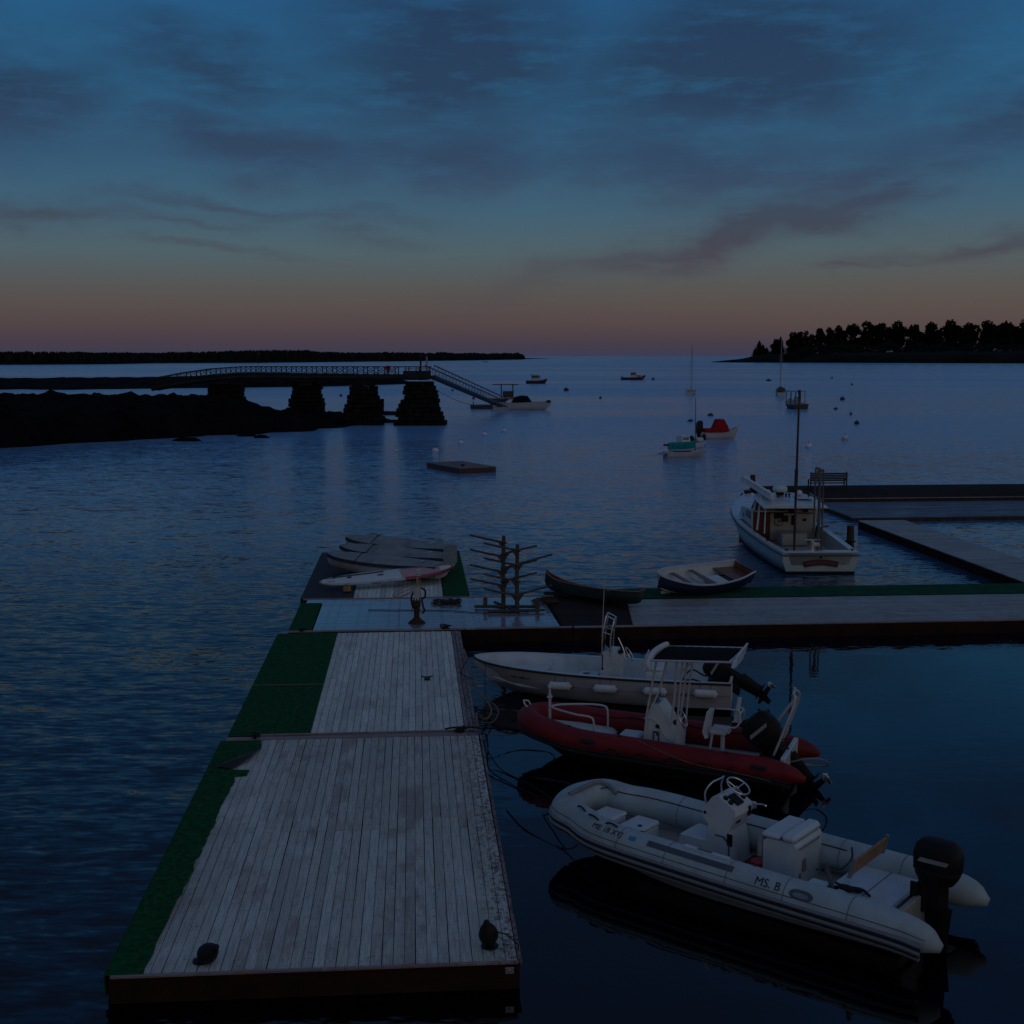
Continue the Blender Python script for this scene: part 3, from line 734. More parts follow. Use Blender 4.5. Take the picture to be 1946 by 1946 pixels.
# ---------------------------------------------------------------- rigid inflatables
class Rib:
    def __init__(s, parent, L=3.1, stern=-2.9, hb=.86, r=.25, zb=.62, zm=.47, zs=.38, mt=None, blunt=1.0):
        s.p = parent; s.r = r
        half = [(stern - .55, hb + .02, zs - .09), (stern, hb + .02, zs), (stern * .4, hb + .02, (zs + zm) / 2), (.3, hb, zm), (1.5, hb * .95, zm + .03), (L * .76, hb * .74, zb - .06), (L * .93, hb * .44 * blunt, zb - .01), (L, 0, zb)]
        full = half + [(x, -y, z) for x, y, z in reversed(half[:-1])]
        P = crom(full, 6); s.P = P
        n = len(P); rr = []
        for i in range(n):
            d = min(i, n - 1 - i); rr.append(r * min(1.0, .22 + .78 * (d / 7.0) ** .8))
        s.rr = rr
        mb = MB(); mb.tube([tuple(p) for p in P], rr, 20)
        s.obj = mb.build('inflatable_tube', mt, parent, smooth=60)
        s.half = crom(half, 12)
    def at(s, x, ang, off=0.0, side=1):
        h = s.half; i = int(np.argmin(abs(h[:, 0] - x))); i = max(1, min(len(h) - 2, i))
        c = np.array([np.interp(x, h[:, 0], h[:, k]) for k in range(3)])
        t = h[i + 1] - h[i - 1]; t /= np.linalg.norm(t)
        o = np.cross(np.array([0, 0, 1.0]), t); o = o * (1 if o[1] > 0 else -1); o /= np.linalg.norm(o)
        u = np.cross(t, o); u = u * (1 if u[2] > 0 else -1)
        d = o * math.cos(ang) + u * math.sin(ang)
        q = c + d * (s.r + off)
        return (float(q[0]), float(q[1]) * side, float(q[2]))
    def line(s, ang, r, name, mt, off=.0, x0=None, x1=None, side=None, squash=None, wave=0.0, wl=.9):
        mb = MB()
        for sd in ((1, -1) if side is None else (side,)):
            a = s.half[6][0] if x0 is None else x0; b = s.half[-1][0] - .0 if x1 is None else x1
            pts = []
            for k in range(46):
                x = a + (b - a) * (1 - (1 - k / 45) ** 1.8 if x1 is None else k / 45)
                an = ang + (wave * abs(math.sin(k / 45 * (b - a) / wl * math.pi)) if wave else 0)
                pts.append(s.at(x, an, off, sd))
            mb.tube(pts, r, 6, squash=squash)
        return mb.build(name, mt, s.p)
    def patch(s, x0, x1, a0, a1, th, name, mt, side=1, rnd_=0.0, n=14, m=5):
        "a strip lying on the tube"
        top, bot = [], []
        for i in range(n + 1):
            f = i / n; x = x0 + (x1 - x0) * f
            e = 1.0
            if rnd_:
                dd = min(f, 1 - f) * abs(x1 - x0); e = math.sqrt(max(.02, 1 - max(0, 1 - dd / rnd_) ** 2))
            am = (a0 + a1) / 2; ah = (a1 - a0) / 2 * e
            top.append([s.at(x, am - ah + 2 * ah * j / m, th, side) for j in range(m + 1)])
            bot.append([s.at(x, am - ah + 2 * ah * j / m, -.01, side) for j in range(m + 1)])
        mb = MB(); mb.loft([t + list(reversed(b)) for t, b in zip(top, bot)], True, True)
        return mb.build(name, mt, s.p)
    def handle(s, x, ang, name, mt, ln=.22, side=1, r=.016):
        pts = [s.at(x - ln / 2 + ln * k / 8, ang, .035 * math.sin(math.pi * k / 8) ** .6 if 0 < k < 8 else -.005, side) for k in range(9)]
        mb = MB(); mb.tube(pts, r, 6)
        return mb.build(name, mt, s.p)
    def seams(s, xs_, mt, w_=.02, a0=-.7, a1=3.6):
        for x in xs_:
            for sd in (1, -1): s.patch(x, x + w_, a0, a1, .003, 'tube_seam', mt, side=sd, n=2, m=14)
    def text(s, body, x, ang, size, mt, side=1, name='lettering'):
        def place(tx, ty, h): return s.at(x - tx * side, ang + ty / s.r, .003 + h, side)
        return text_obj(name, body, size, mt, s.p, place)
    def hull(s, mt, L, hb, zf, floor_mt, stern):
        A = crom([(stern + .15, hb, .30, hb * .8, -.08, -.34), (0, hb, .32, hb * .85, -.1, -.4), (L * .55, hb * .85, .40, hb * .6, .0, -.3), (L * .8, hb * .5, .5, hb * .3, .2, .0), (L * .96, hb * .08, .55, .02, .5, .42)], 6)
        hull_mesh(A).build('hull', mt, s.p)
        f = MB(); secs = [[(x, b, zf), (x, -b, zf), (x, -b, zf - .05), (x, b, zf - .05)] for x, b, zf in [(stern + .1, hb * .98, zf), (0, hb * .98, zf), (L * .5, hb * .93, zf + .02), (L * .72, hb * .74, zf + .05), (L * .86, hb * .5, zf + .12), (L * .95, hb * .2, zf + .2)]]
        f.loft(secs); f.build('deck_floor', floor_mt, s.p)
        t = MB(); t.cbox((stern + .12, 0, .35), (.10, hb * 1.9, .55), .02); t.build('transom', floor_mt, s.p)

# ---- the red one
red = thing('rigid_inflatable_boat', 'red inflatable boat with a black-canvas sun top over its white console', 'boat', (3.10, 25.40, .13), R(157.5))
rb = Rib(red, L=2.95, stern=-2.55, hb=.85, r=.245, zb=.64, zm=.47, zs=.38, mt=M['red_tube'])
rb.hull(M['bottom'], 3.0, .78, .22, M['gelcoat_in'], -2.75)
rb.line(-.75, .05, 'rubbing_strake', M['rubber'], off=.01)
rb.line(-.35, .022, 'lower_strake', M['rubber'], off=.012)
rb.line(.18, .016, 'grab_line', M['rope_dark'], off=.015, x0=-1.75, x1=1.0, side=1, wave=-.45, wl=.62)
rb.line(.18, .010, 'grab_line', M['rope_dark'], off=.015, x0=-1.75, x1=1.4, side=-1, wave=-.3, wl=.62)
rb.line(2.3, .012, 'grab_line', M['rope_dark'], off=.01, x0=-1.6, x1=1.8, side=-1, wave=.25, wl=1.2)
rb.patch(1.42, 1.08, .15, .55, .006, 'tube_patch', M['rubber'], rnd_=.06)
rb.patch(-2.05, -2.4, .2, .6, .006, 'tube_patch', M['rubber'], rnd_=.06)
rb.handle(1.25, .35, 'carry_handle', M['rubber']); rb.handle(-2.25, .4, 'carry_handle', M['rubber'])
for xx in (-.2, .9): rb.patch(xx, xx + .16, 2.2, 2.6, .006, 'tube_patch', M['red_dark'], side=-1, rnd_=.07)
b_ = MB(); b_.tube([(2.93 + .02, .10, .86), (3.02, .12, .95), (3.08, 0, .98), (3.02, -.12, .95), (2.95, -.10, .86)], .02, 8); b_.build('bow_handle', M['whitetube'], red)
fd = MB(); fd.loft([[(1.15, .62, .34), (1.15, -.62, .34), (1.15, -.62, .25), (1.15, .62, .25)], [(1.25, .6, .42), (1.25, -.6, .42), (1.25, -.6, .25), (1.25, .6, .25)], [(2.0, .46, .50), (2.0, -.46, .50), (2.0, -.46, .3), (2.0, .46, .3)], [(2.6, .16, .58), (2.6, -.16, .58), (2.6, -.16, .4), (2.6, .16, .4)]])
fd.build('bow_locker', M['gelcoat_in'], red)
br = MB()
for sg in (1, -1):
    br.tube(crom([(2.45, 0.02 * sg, .92), (2.25, .20 * sg, .93), (1.75, .42 * sg, .93), (1.42, .46 * sg, .92), (1.33, .46 * sg, .82), (1.32, .46 * sg, .42)], 5), .022, 8)
br.build('bow_rail', M['whitetube'], red)
bp = MB(); bp.cyl((2.48, 0, .5), (2.48, 0, 1.2), .032, 10); bp.cyl((2.48, 0, 1.2), (2.48, 0, 1.33), .022, 8); bp.ball((2.48, 0, 1.34), .045, 10, 6); bp.cbox((2.48, 0, 1.12), (.10, .10, .05), .01)
bp.build('bow_post', M['whitetube'], red)
cs = MB()
cs.prism([(.26, .22), (.22, .95), (.14, 1.22), (-.0, 1.25), (-.16, 1.02), (-.24, .85), (-.36, .62), (-.38, .22)], -.31, .31)
cs.v = [(x * 1.12, y * (1.0 - .16 * max(0, z - .4)), z * 1.04) for x, y, z in cs.v]
cs.build('console', M['gelcoat'], red)
tr = MB()
for yy in (.315,):
    tr.tube(crom([(.30, yy - .02, .98), (.12, yy - .015, .98), (-.02, yy - .01, .88), (-.16, yy, .66), (-.34, yy, .55)], 4), .012, 6)
tr.build('console_trim', M['vinyl'], red)
pl = MB(); pl.cbox((.03, .315, .52), (.14, .016, .44), .006); pl.build('side_locker_door', M['grey_dk'], red)
pl = MB(); pl.cbox((.03, .325, .56), (.07, .012, .17), .004); pl.cbox((.03, .325, .38), (.08, .012, .10), .004); pl.ball((.05, .325, .67), .02); pl.build('locker_panel', M['gelcoat_in'], red)
pl = MB(); pl.cyl((.0, .30, .84), (.0, .318, .84), .045, 12); pl.build('side_vent', M['blk'], red)
for (zz, xx, hh) in ((1.30, .06, .22),):
    sc = MB(); sc.loft([[(xx + .12, y, 1.15) for y in (-.16, .16)] + [(xx + .10, y, 1.15) for y in (.16, -.16)], [(xx + .02, y, 1.42) for y in (-.12, .12)] + [(xx, y, 1.42) for y in (.12, -.12)]]); sc.build('windscreen', M['glass'], red)
fr = MB(); fr.tube(crom([(.17, .17, 1.12), (.12, .165, 1.3), (.07, .10, 1.45), (.06, 0, 1.48), (.07, -.10, 1.45), (.12, -.165, 1.3), (.17, -.17, 1.12)], 4), .018, 8); fr.build('windscreen_frame', M['whitetube'], red)
gp = MB(); gp.prism([(.02, 1.20), (-.14, 1.04), (-.16, 1.08), (-.02, 1.25)], -.2, .2); gp.cbox((-.25, .0, .83), (.10, .20, .16), .02); gp.build('instrument_panel', M['blk'], red)
wheel(red, (-.44, 0, .98), R(-62), .18)
cu = MB(); cu.cbox((.66, 0, .33), (.44, .50, .22), .03); cu.build('front_seat_box', M['gelcoat_in'], red)
cu = MB(); cu.cbox((.66, 0, .49), (.46, .52, .10), .04); cu.build('front_seat_cushion', M['vinyl'], red)
# sun top
tt = MB()
for sg in (1, -1):
    tt.tube([(.29, .36 * sg, .25), (.22, .36 * sg, 1.1), (.00, .46 * sg, 2.26)], .024, 8)
    tt.tube([(-.30, .36 * sg, .9), (-.36, .38 * sg, 1.5), (-.42, .46 * sg, 2.28)], .024, 8)
    tt.tube([(-.38, .36 * sg, .3), (-.46, .38 * sg, 1.5), (-.54, .46 * sg, 2.28)], .020, 8)
tt.tube([(-.42, .46, 2.28), (-.42, -.46, 2.28)], .02, 8); tt.tube([(.0, .46, 2.26), (.0, -.46, 2.26)], .02, 8)
tt.tube([(-.50, .42, 2.05), (-.50, -.42, 2.05)], .016, 8)
tt.build('top_legs', M['whitetube'], red)
TX, TZ = -.42, .06
topf = MB(T(TX, 0, TZ))
lp = crom([(.40, .66, 2.24), (.48, .55, 2.24), (.48, -.55, 2.24), (.40, -.66, 2.24), (-1.02, -.66, 2.34), (-1.10, -.55, 2.34), (-1.10, .55, 2.34), (-1.02, .66, 2.34), (.40, .66, 2.24)], 3)
topf.tube(lp, .022, 8); topf.build('top_frame', M['whitetube'], red)
cv = MB(T(TX, 0, TZ)); secs = []
for k in range(17):
    f = k / 16; x = .45 - 1.52 * f; z = 2.25 + .09 * f; ed = 1 - .05 * (1 - abs(math.sin(f * math.pi * 8)))
    secs.append([(x, y * ed, z + .012 + .035 * (1 - (y / .62) ** 2)) for y in np.linspace(-.62, .62, 7)] + [(x, y * ed, z - .01) for y in np.linspace(.62, -.62, 7)])
cv.loft(secs); cv.build('canvas_top', M['canvas'], red)
fa = MB(T(TX, 0, TZ))
fa.tube(crom([(.50, .68, 2.04), (.54, .66, 2.16), (.54, .5, 2.27), (.52, .25, 2.33), (.46, -.02, 2.37), (.38, -.22, 2.40)], 5), [.045, .055] + [.062] * 22 + [.055, .045], 10); fa.build('top_front_bolster', M['vinyl'], red)
ra = MB(T(TX + .14, 0, TZ + .02)); ra.loft([[(-1.32, .52, 2.20), (-1.36, .52, 2.20), (-1.36, -.10, 2.24), (-1.32, -.10, 2.24)], [(-1.30, .36, 2.36), (-1.34, .36, 2.36), (-1.40, -.40, 2.50), (-1.36, -.40, 2.50)]]); ra.build('rear_plate', M['gelcoat'], red)
st_ = MB(); st_.tube([(-1.55, -.3, 2.42), (-2.70, 0, 1.82)], .007, 5); st_.build('stay_line', M['rope'], red)
# helm seat
se = MB(); se.cbox((-1.22, 0, .82), (.36, .44, .10), .03); se.build('seat_cushion', M['vinyl'], red)
se = MB(); se.prism([(-1.00, .88), (-1.06, 1.20), (-.98, 1.22), (-.90, .80), (-.96, .66), (-1.02, .68)], -.20, .20)
se.v = [(x - .0, y * (1 - .25 * max(0, z - 1.0)), z) for x, y, z in se.v]; se.build('backrest', M['vinyl'], red)
sf = MB()
sf.cyl((-1.28, 0, .22), (-1.28, 0, .8), .045, 10); sf.cyl((-1.02, .14, .22), (-1.10, .14, .78), .026, 8)
sf.tube(crom([(-1.02, .23, .8), (-1.1, .24, .92), (-1.35, .24, .93), (-1.44, .22, .84), (-1.44, .0, .84)], 4), .016, 8)
sf.tube(crom([(-1.42, .22, .95), (-1.62, .22, 1.0), (-1.66, .18, 1.25), (-1.52, .1, 1.30), (-1.15, .08, 1.28)], 4), .018, 8)
sf.tube(crom([(-1.42, -.22, .95), (-1.62, -.22, 1.0), (-1.66, -.18, 1.25), (-1.52, -.1, 1.30)], 4), .018, 8)
sf.tube([(-1.66, .18, 1.25), (-1.66, -.18, 1.25)], .018, 8); sf.tube([(-1.62, .22, 1.0), (-1.62, -.22, 1.0)], .018, 8)
sf.tube(crom([(-.62, .22, .24), (-.62, .22, .34), (-.72, .22, .42), (-.86, .22, .42), (-.94, .22, .34), (-.94, .22, .24)], 4), .02, 8)
sf.build('seat_frame', M['whitetube'], red)
rd = MB(); rd.cyl((-1.55, .05, 1.05), (-1.62, .05, 1.55), .05, 10, r2=.045); rd.build('rolled_chart_tube', M['sup_white'], red)
outboard(red, (-2.42, .1, .36), tilt=R(44), s=1.10)
rg = MB()
for sg in (1, -1):
    rg.tube(crom([(-2.35, .30 * sg, .45), (-2.55, .34 * sg, 1.0), (-2.75, .26 * sg, 1.62), (-2.70, .12 * sg, 1.78)], 5), .024, 8)
rg.tube([(-2.70, .12, 1.78), (-2.70, -.12, 1.78)], .024, 8)
rg.tube([(-2.70, -.26, 1.6), (-2.25, -.34, .95), (-2.1, -.36, .6)], .03, 8)
rg.cyl((-2.70, 0, 1.78), (-2.70, 0, 1.86), .03, 8)
rg.build('tow_arch', M['whitetube'], red)
lo = MB(); lo.tube(crom([(-2.75, .52, .50), (-3.05, .60, .62), (-3.35, .45, .60), (-3.42, .18, .42), (-3.2, .0, .32), (-2.9, .1, .35)], 6), .016, 6); lo.build('hose_loop', M['rope_tan'], red)
ft = MB(); ft.cbox((-2.25, .30, .42), (.34, .36, .22), .05); ft.cbox((-2.2, -.30, .42), (.34, .36, .22), .05); ft.tube(crom([(-2.3, .3, .55), (-2.5, .1, .8), (-2.65, 0, .8)], 4), .015, 6); ft.build('fuel_tank', M['blk'], red)
ln = MB(); ln.tube(crom([rb.at(.25, 1.2, .01), rb.at(-.3, .5, .03), rb.at(-1.0, .0, .04), rb.at(-1.9, -.2, .04), rb.at(-2.5, -.4, .05)], 6), .007, 5)
ln.build('spare_line', M['rope'], red)

rb.seams((-2.3, -1.15, .05, 1.3), M['red_dark'])
for q, (x, a) in enumerate(((-1.6, 1.3), (.6, 1.35), (1.75, 1.5))): rb.patch(x, x + .09, a, a + .35, .010, 'inflation_valve', M['rubber'], rnd_=.04, n=6)
# ---- the pale grey one in front
gry = thing('rigid_inflatable_boat', 'pale grey inflatable boat nearest the camera, lettered along its side', 'boat', (3.24, 19.74, .13), R(141))
gb = Rib(gry, L=2.70, stern=-3.6, hb=.93, r=.285, zb=.60, zm=.47, zs=.42, mt=M['grey_tube'], blunt=1.35)
gb.hull(M['grey_str'], 2.8, .80, .20, M['grey_in'], -3.6)
gb.line(.05, .030, 'upper_strake', M['grey_str'], off=.004, squash=1.0)
gb.line(-.12, .018, 'strake_groove', M['rubber'], off=.012)
gb.line(-.32, .036, 'middle_strake', M['grey_str'], off=.01)
gb.line(-.55, .022, 'strake_groove', M['rubber'], off=.012)
gb.line(-.80, .036, 'lower_strake', M['grey_str'], off=.006)
gb.line(.42, .006, 'side_piping', M['grey_dk'], off=.001)
gb.line(2.35, .009, 'inner_line', M['rope_dark'], off=.004, x0=-2.0, x1=2.6, side=-1)
gb.patch(.52, -1.02, .78, 1.13, .006, 'dark_panel', M['grey_dk'], n=20)
gb.patch(-.05, -.85, 1.45, 1.75, .03, 'step_pad', M['gelcoat'], n=8)
gb.patch(-.30, -.55, 1.5, 1.68, .034, 'step_grip', M['grey_dk'], n=4)
gb.patch(-2.35, -1.98, .40, .92, .010, 'oval_pad', M['grey_dk'], rnd_=.14)
gb.patch(-2.29, -2.04, .50, .74, .016, 'oval_recess', M['grey_str'], rnd_=.09)
gb.seams((-2.9, -1.9, -.95, .15, 1.05), M['grey_str'])
for q, (x, a) in enumerate(((-1.3, 1.75), (.75, 1.8), (2.0, 2.0))): gb.patch(x, x + .09, a, a + .32, .010, 'inflation_valve', M['grey_dk'], rnd_=.04, n=6)
gb.text('ME 18 XYJ', 1.30, .92, .135, M['ink'])
gb.patch(.87, .75, .80, 1.06, .005, 'registration_sticker', M['blue'], n=3)
gb.text('MS. B', -1.62, .74, .185, M['ink'])
for xx in (2.05, 1.70, 1.30): gb.handle(xx, 1.35, 'carry_handle', M['rubber'], .24)
for k in range(5): gb.patch(1.9 - .62 * k, 1.9 - .62 * k - .2, .9, 1.25, .006, 'tube_patch', M['grey_dk'], side=-1, rnd_=.05)
bwh = MB(); bwh.tube(crom([gb.at(2.56, 1.7, .01, 1), gb.at(2.62, 1.9, .02, -1), gb.at(2.46, 2.2, .03, -1), gb.at(2.20, 2.5, .03, -1)], 6), .04, 8); bwh.build('bow_pad', M['grey_str'], gry)
st = MB(); st.cbox((1.40, -.0, .46), (.46, .62, .10), .03); st.cbox((1.40, -.0, .32), (.44, .58, .2), .02)
st.cbox((1.98, .04, .53), (.46, .46, .08), .03); st.cbox((1.98, .04, .38), (.42, .42, .24), .02); st.build('bow_step', M['gelcoat'], gry)
pt = MB(); pt.cyl((1.30, .12, .50), (1.30, .12, .52), .04, 10); pt.build('step_fitting', M['blk'], gry)
CY = -.32
cs = MB(T(0, CY, 0))
cs.prism([(.62, .20), (.62, .44), (.56, .50), (.12, .50), (.10, .52), (.08, .80), (.20, .92), (.18, 1.04), (.02, 1.26), (-.10, 1.30), (-.40, 1.12), (-.42, 1.02), (-.30, .74), (-.36, .45), (-.38, .20)], -.30, .30)
cs.v = [(x, y if z < .6 else CY + (y - CY) * .96, z) for x, y, z in cs.v]
cs.build('console', M['gelcoat'], gry, smooth=25)
sb = MB(T(0, CY, 0)); sb.cbox((.34, 0, .49), (.54, .60, .05), .025); sb.build('front_seat_cushion', M['vinyl'], gry)
ip = MB(T(0, CY, 0))
Xf = T(-.25, 0, 1.215) @ RY(R(-31))
ip.cbox((-.02, .02, .012), (.22, .20, .03), .004, Xf); ip.build('chart_screen', M['blk'], gry)
ip = MB(T(0, CY, 0)); Xf2 = Xf
for yy, xx in ((-.19, .08), (-.20, -.04), (.20, .08), (.20, -.03)): ip.cyl((xx, yy, -.01), (xx, yy, .03), .042, 10, X=Xf2)
tag(ip.build('gauges', M['blk'], gry), kind='stuff')
ip = MB(T(0, CY, 0)); ip.cbox((-.36, .08, .92), (.02, .14, .12), .004); ip.build('switch_panel', M['blk'], gry)
ip = MB(T(0, CY, 0)); ip.cbox((-.33, .302, .62), (.10, .012, .20), .004); ip.build('side_hatch', M['blk'], gry)
ip = MB(T(0, CY, 0)); ip.cbox((-.415, -.18, 1.0), (.03, .08, .16), .004); ip.build('key_panel', M['blk'], gry)
pk = MB(T(0, CY, 0)); pk.cyl((.14, .28, .98), (.14, .305, .98), .025, 8); pk.build('side_fitting', M['blk'], gry)
hd = MB(T(0, CY, 0)); hd.prism([(-.33, .22), (-.33, .55), (-.22, .66), (-.06, .66), (-.06, .64), (-.21, .64), (-.31, .54), (-.31, .22)], .298, .31); hd.build('console_hatch_edge', M['grey_dk'], gry)
wheel(gry, (-.30, CY, 1.44), R(-28), .20)
wr = MB(T(0, CY, 0)); wr.tube(crom([(.14, .26, 1.10), (.16, .26, 1.30), (.08, .20, 1.46), (.02, 0, 1.50), (.08, -.20, 1.46), (.16, -.26, 1.30), (.14, -.26, 1.10)], 5), .016, 8); wr.build('console_rail', M['steel'], gry)
th = MB(T(0, CY, 0)); th.tube([(-.42, -.30, 1.08), (-.58, -.32, 1.10), (-.70, -.20, 1.14)], .014, 6); th.cbox((-.42, -.31, 1.06), (.10, .06, .12), .02); th.build('throttle_lever', M['steel'], gry)
# leaning seat
ls = MB(); ls.prism([(-1.02, .20), (-1.02, .86), (-1.08, .90), (-1.54, .90), (-1.58, .84), (-1.58, .20)], -.74, .16); ls.build('leaning_seat_box', M['gelcoat'], gry, smooth=25)
ls = MB(); ls.cbox((-1.14, -.29, .95), (.32, .94, .09), .035); ls.build('seat_cushion', M['vinyl'], gry)
ls = MB(); ls.cbox((-1.44, -.29, .965), (.24, .94, .13), .05); ls.build('seat_bolster', M['sup_white'], gry)
ls = MB(); ls.cbox((-.95, -.29, .72), (.10, .90, .34), .03); ls.build('seat_front_pad', M['grey_in'], gry)
ls = MB()
ls.cbox((-1.59, -.29, .80), (.012, .70, .025), .004); ls.cbox((-1.59, -.12, .5), (.012, .12, .2), .003); ls.cbox((-1.59, .02, .36), (.012, .05, .10), .003); ls.build('seat_back_detail', M['grey_str'], gry)
bk = MB(); bk.cyl((-.88, -.02, .22), (-.88, -.02, .42), .13, 14, r2=.15); bk.build('bucket', M['redp'], gry)
rm = MB(); rm.box((-.20, .30, .215), (1.1, .16, .02)); rm.box((-.66, -.3, .215), (.4, .6, .02)); rm.build('floor_mat', M['red_dark'], gry)
# aft deck, backrest board, engine well
ad = MB(); ad.cbox((-2.75, 0, .46), (1.05, 1.35, .12), .03); ad.cbox((-2.25, .50, .52), (.6, .3, .08), .02); ad.build('aft_deck', M['gelcoat'], gry)
adl = MB(); adl.box((-2.78, -.1, .523), (.012, 1.1, .004)); adl.build('deck_seam', M['grey_dk'], gry)
bb = MB(T(-2.42, -.05, 0) @ RY(R(-14)))
bb.cbox((0, 0, .98), (.035, 1.15, .26), .008); bb.build('backrest_board', M['wood_tan'], gry)
bb = MB(T(-2.42, -.05, 0) @ RY(R(-14)))
bb.cbox((0, .60, .98), (.06, .06, .32), .01); bb.cbox((0, -.60, .98), (.06, .06, .32), .01)
bb.build('board_end', M['grey_str'], gry)
bs_ = MB(); bs_.cyl((-2.35, .50, .52), (-2.22, .50, .9), .04, 8); bs_.cyl((-2.35, .50, .52), (-2.35, .50, .56), .09, 10); bs_.build('backrest_post', M['grey_dk'], gry)
gk = MB(); gk.ball((-2.52, .42, .57), .09, 8, 6, sc=(1.6, 1, .5)); gk.ball((-2.66, .36, .56), .07, 8, 6, sc=(1.4, 1, .5)); gk.tube(crom([(-2.3, .3, .55), (-2.5, .45, .6), (-2.7, .3, .56), (-2.9, .45, .56)], 5), .02, 6); gk.build('line_heap', M['blk'], gry)
hs = MB(); hs.tube(crom([(-1.70, -.30, .40), (-1.85, -.5, .42), (-2.1, -.35, .5), (-2.3, -.25, .75), (-2.32, -.2, .95)], 6), .016, 6); hs.build('steering_hose', M['grey_dk'], gry)
outboard(gry, (-3.55, 0, .55), tilt=0, s=1.05)

# ---- white open skiff
wb = thing('center_console_boat', 'long white open boat moored next to the cross dock, fenders hung along its near side', 'boat', (2.66, 30.86, 0), R(168))
A = crom([(-2.82, .95, .74, .88, .10, -.12), (-1, 1.03, .74, .95, .10, -.18), (1, 1.0, .77, .84, .14, -.18), (2.4, .84, .82, .52, .28, -.06), (3.15, .56, .85, .22, .50, .20), (3.55, .26, .87, .06, .70, .52), (3.70, .03, .88, .01, .80, .72)], 7)
hull_mesh(A, .015).build('hull', M['greyhull'], wb, smooth=60)
liner_mesh(A, .07, .29, bulge=.0).build('inner_liner', M['gelcoat_in'], wb, smooth=60)
gunwale_mesh(A, .075, .01, .02).build('gunwale', M['gelcoat'], wb, smooth=50)
rr_ = MB(); rr_.tube(bow_path(A, -.02, .012), .028, 6); rr_.build('rub_rail', M['rubber'], wb)
chn = MB()
for sg in (1, -1): chn.tube([(x, sg * ((bs + bc) / 2 + .022), zs - .30 if zs - .30 > zc + .05 else (zs + zc) / 2) for x, bs, zs, bc, zc, zk in A if x < 2.0], .012, 5)
chn.build('spray_line', M['grey_in'], wb)
cn = MB()
for sg in (1, -1): cn.loft([[(-2.84, sg * .95, .74), (-2.84, sg * .68, .74), (-2.76, sg * .68, .74), (-2.76, sg * .95, .74)], [(-2.86, sg * .96, .92), (-2.86, sg * .90, .92), (-2.80, sg * .90, .92), (-2.80, sg * .96, .92)]])
cn.cbox((-2.79, .78, .60), (.09, .26, .3), .02); cn.cbox((-2.79, -.78, .60), (.09, .26, .3), .02); cn.cbox((-2.79, 0, .42), (.09, 1.5, .3), .02)
cn.build('transom_corner', M['gelcoat'], wb)
fb = MB(T(0, 0, .09)); fb.loft([[(1.85, .72, .46), (1.85, -.72, .46), (1.85, -.72, .21), (1.85, .72, .21)], [(2.4, .58, .48), (2.4, -.58, .48), (2.4, -.58, .21), (2.4, .58, .21)], [(3.15, .22, .50), (3.15, -.22, .50), (3.15, -.22, .3), (3.15, .22, .3)]]); fb.build('bow_deck_box', M['sup_white'], wb)
bx = MB(T(0, 0, .09)); bx.cbox((.75, .0, .34), (.52, .62, .28), .03); bx.build('front_seat_box', M['sup_white'], wb)
bx = MB(T(0, 0, .09)); bx.lathe([(.0001, 0), (.09, 0), (.09, .012), (.0001, .012)], 14, T(.80, 0, .48) @ Matrix.Diagonal((1, .6, 1, 1))); bx.build('hatch_ring', M['blk'], wb)
cs = MB(T(0, 0, .09)); cs.prism([(.42, .20), (.40, 1.02), (.34, 1.14), (.02, 1.14), (-.14, .92), (-.16, .20)], -.30, .30); cs.build('console', M['gelcoat'], wb, smooth=25)
cw = MB(T(0, 0, .09)); cw.loft([[(.36, y, 1.13) for y in (-.27, .27)] + [(.34, y, 1.13) for y in (.27, -.27)], [(.26, y, 1.72) for y in (-.22, .22)] + [(.24, y, 1.72) for y in (.22, -.22)]]); cw.build('windshield', M['glass'], wb)
cr = MB(T(0, 0, .09))
for dx, hh in ((.0, 2.02), (-.20, 1.92)):
    cr.tube(crom([(.38 + dx, .29, 1.0), (.36 + dx, .29, 1.5), (.30 + dx, .26, hh - .08), (.29 + dx, .18, hh), (.29 + dx, -.18, hh), (.30 + dx, -.26, hh - .08), (.36 + dx, -.29, 1.5), (.38 + dx, -.29, 1.0)], 4), .018, 8)
for sg in (1, -1): cr.tube([(.29, .18 * sg, 2.02), (.09, .18 * sg, 1.92)], .015, 6); cr.tube([(.34, .28 * sg, 1.62), (.14, .28 * sg, 1.55)], .012, 6)
cr.tube(crom([(-.02, .28, 1.5), (-.16, .28, 1.2), (-.2, .28, 1.0)], 4), .015, 6)
cr.build('console_rail', M['steel'], wb)
an = MB(T(0, 0, .09)); an.cyl((.38, .28, 1.3), (.33, .28, 2.98), .014, 6, r2=.006); an.build('whip_antenna', M['whitetube'], wb)
ct = MB(T(0, 0, .09)); ct.tube([(.36, .31, 1.05), (.36, .31, .72)], .012, 6); ct.ball((.36, .31, .70), .03, 8, 6); ct.build('hanging_clip', M['blk'], wb)
wi = MB(T(0, 0, .09)); wi.cbox((-.08, .05, 1.12), (.10, .34, .10), .02); wi.ball((-.10, -.12, 1.18), .05, 8, 6); wi.cbox((.22, .0, 1.3), (.1, .3, .22), .03); wi.build('instrument_cluster', M['blk'], wb)
wheel(wb, (-.28, .0, 1.12), R(-58), .19)
bx = MB(T(0, 0, .09)); bx.cbox((-.92, .05, .46), (.46, .72, .52), .04); bx.build('leaning_seat_box', M['gelcoat'], wb)
bx = MB(T(0, 0, .09)); bx.cbox((-.92, .05, .76), (.48, .74, .08), .035); bx.build('leaning_seat_cushion', M['vinyl'], wb)
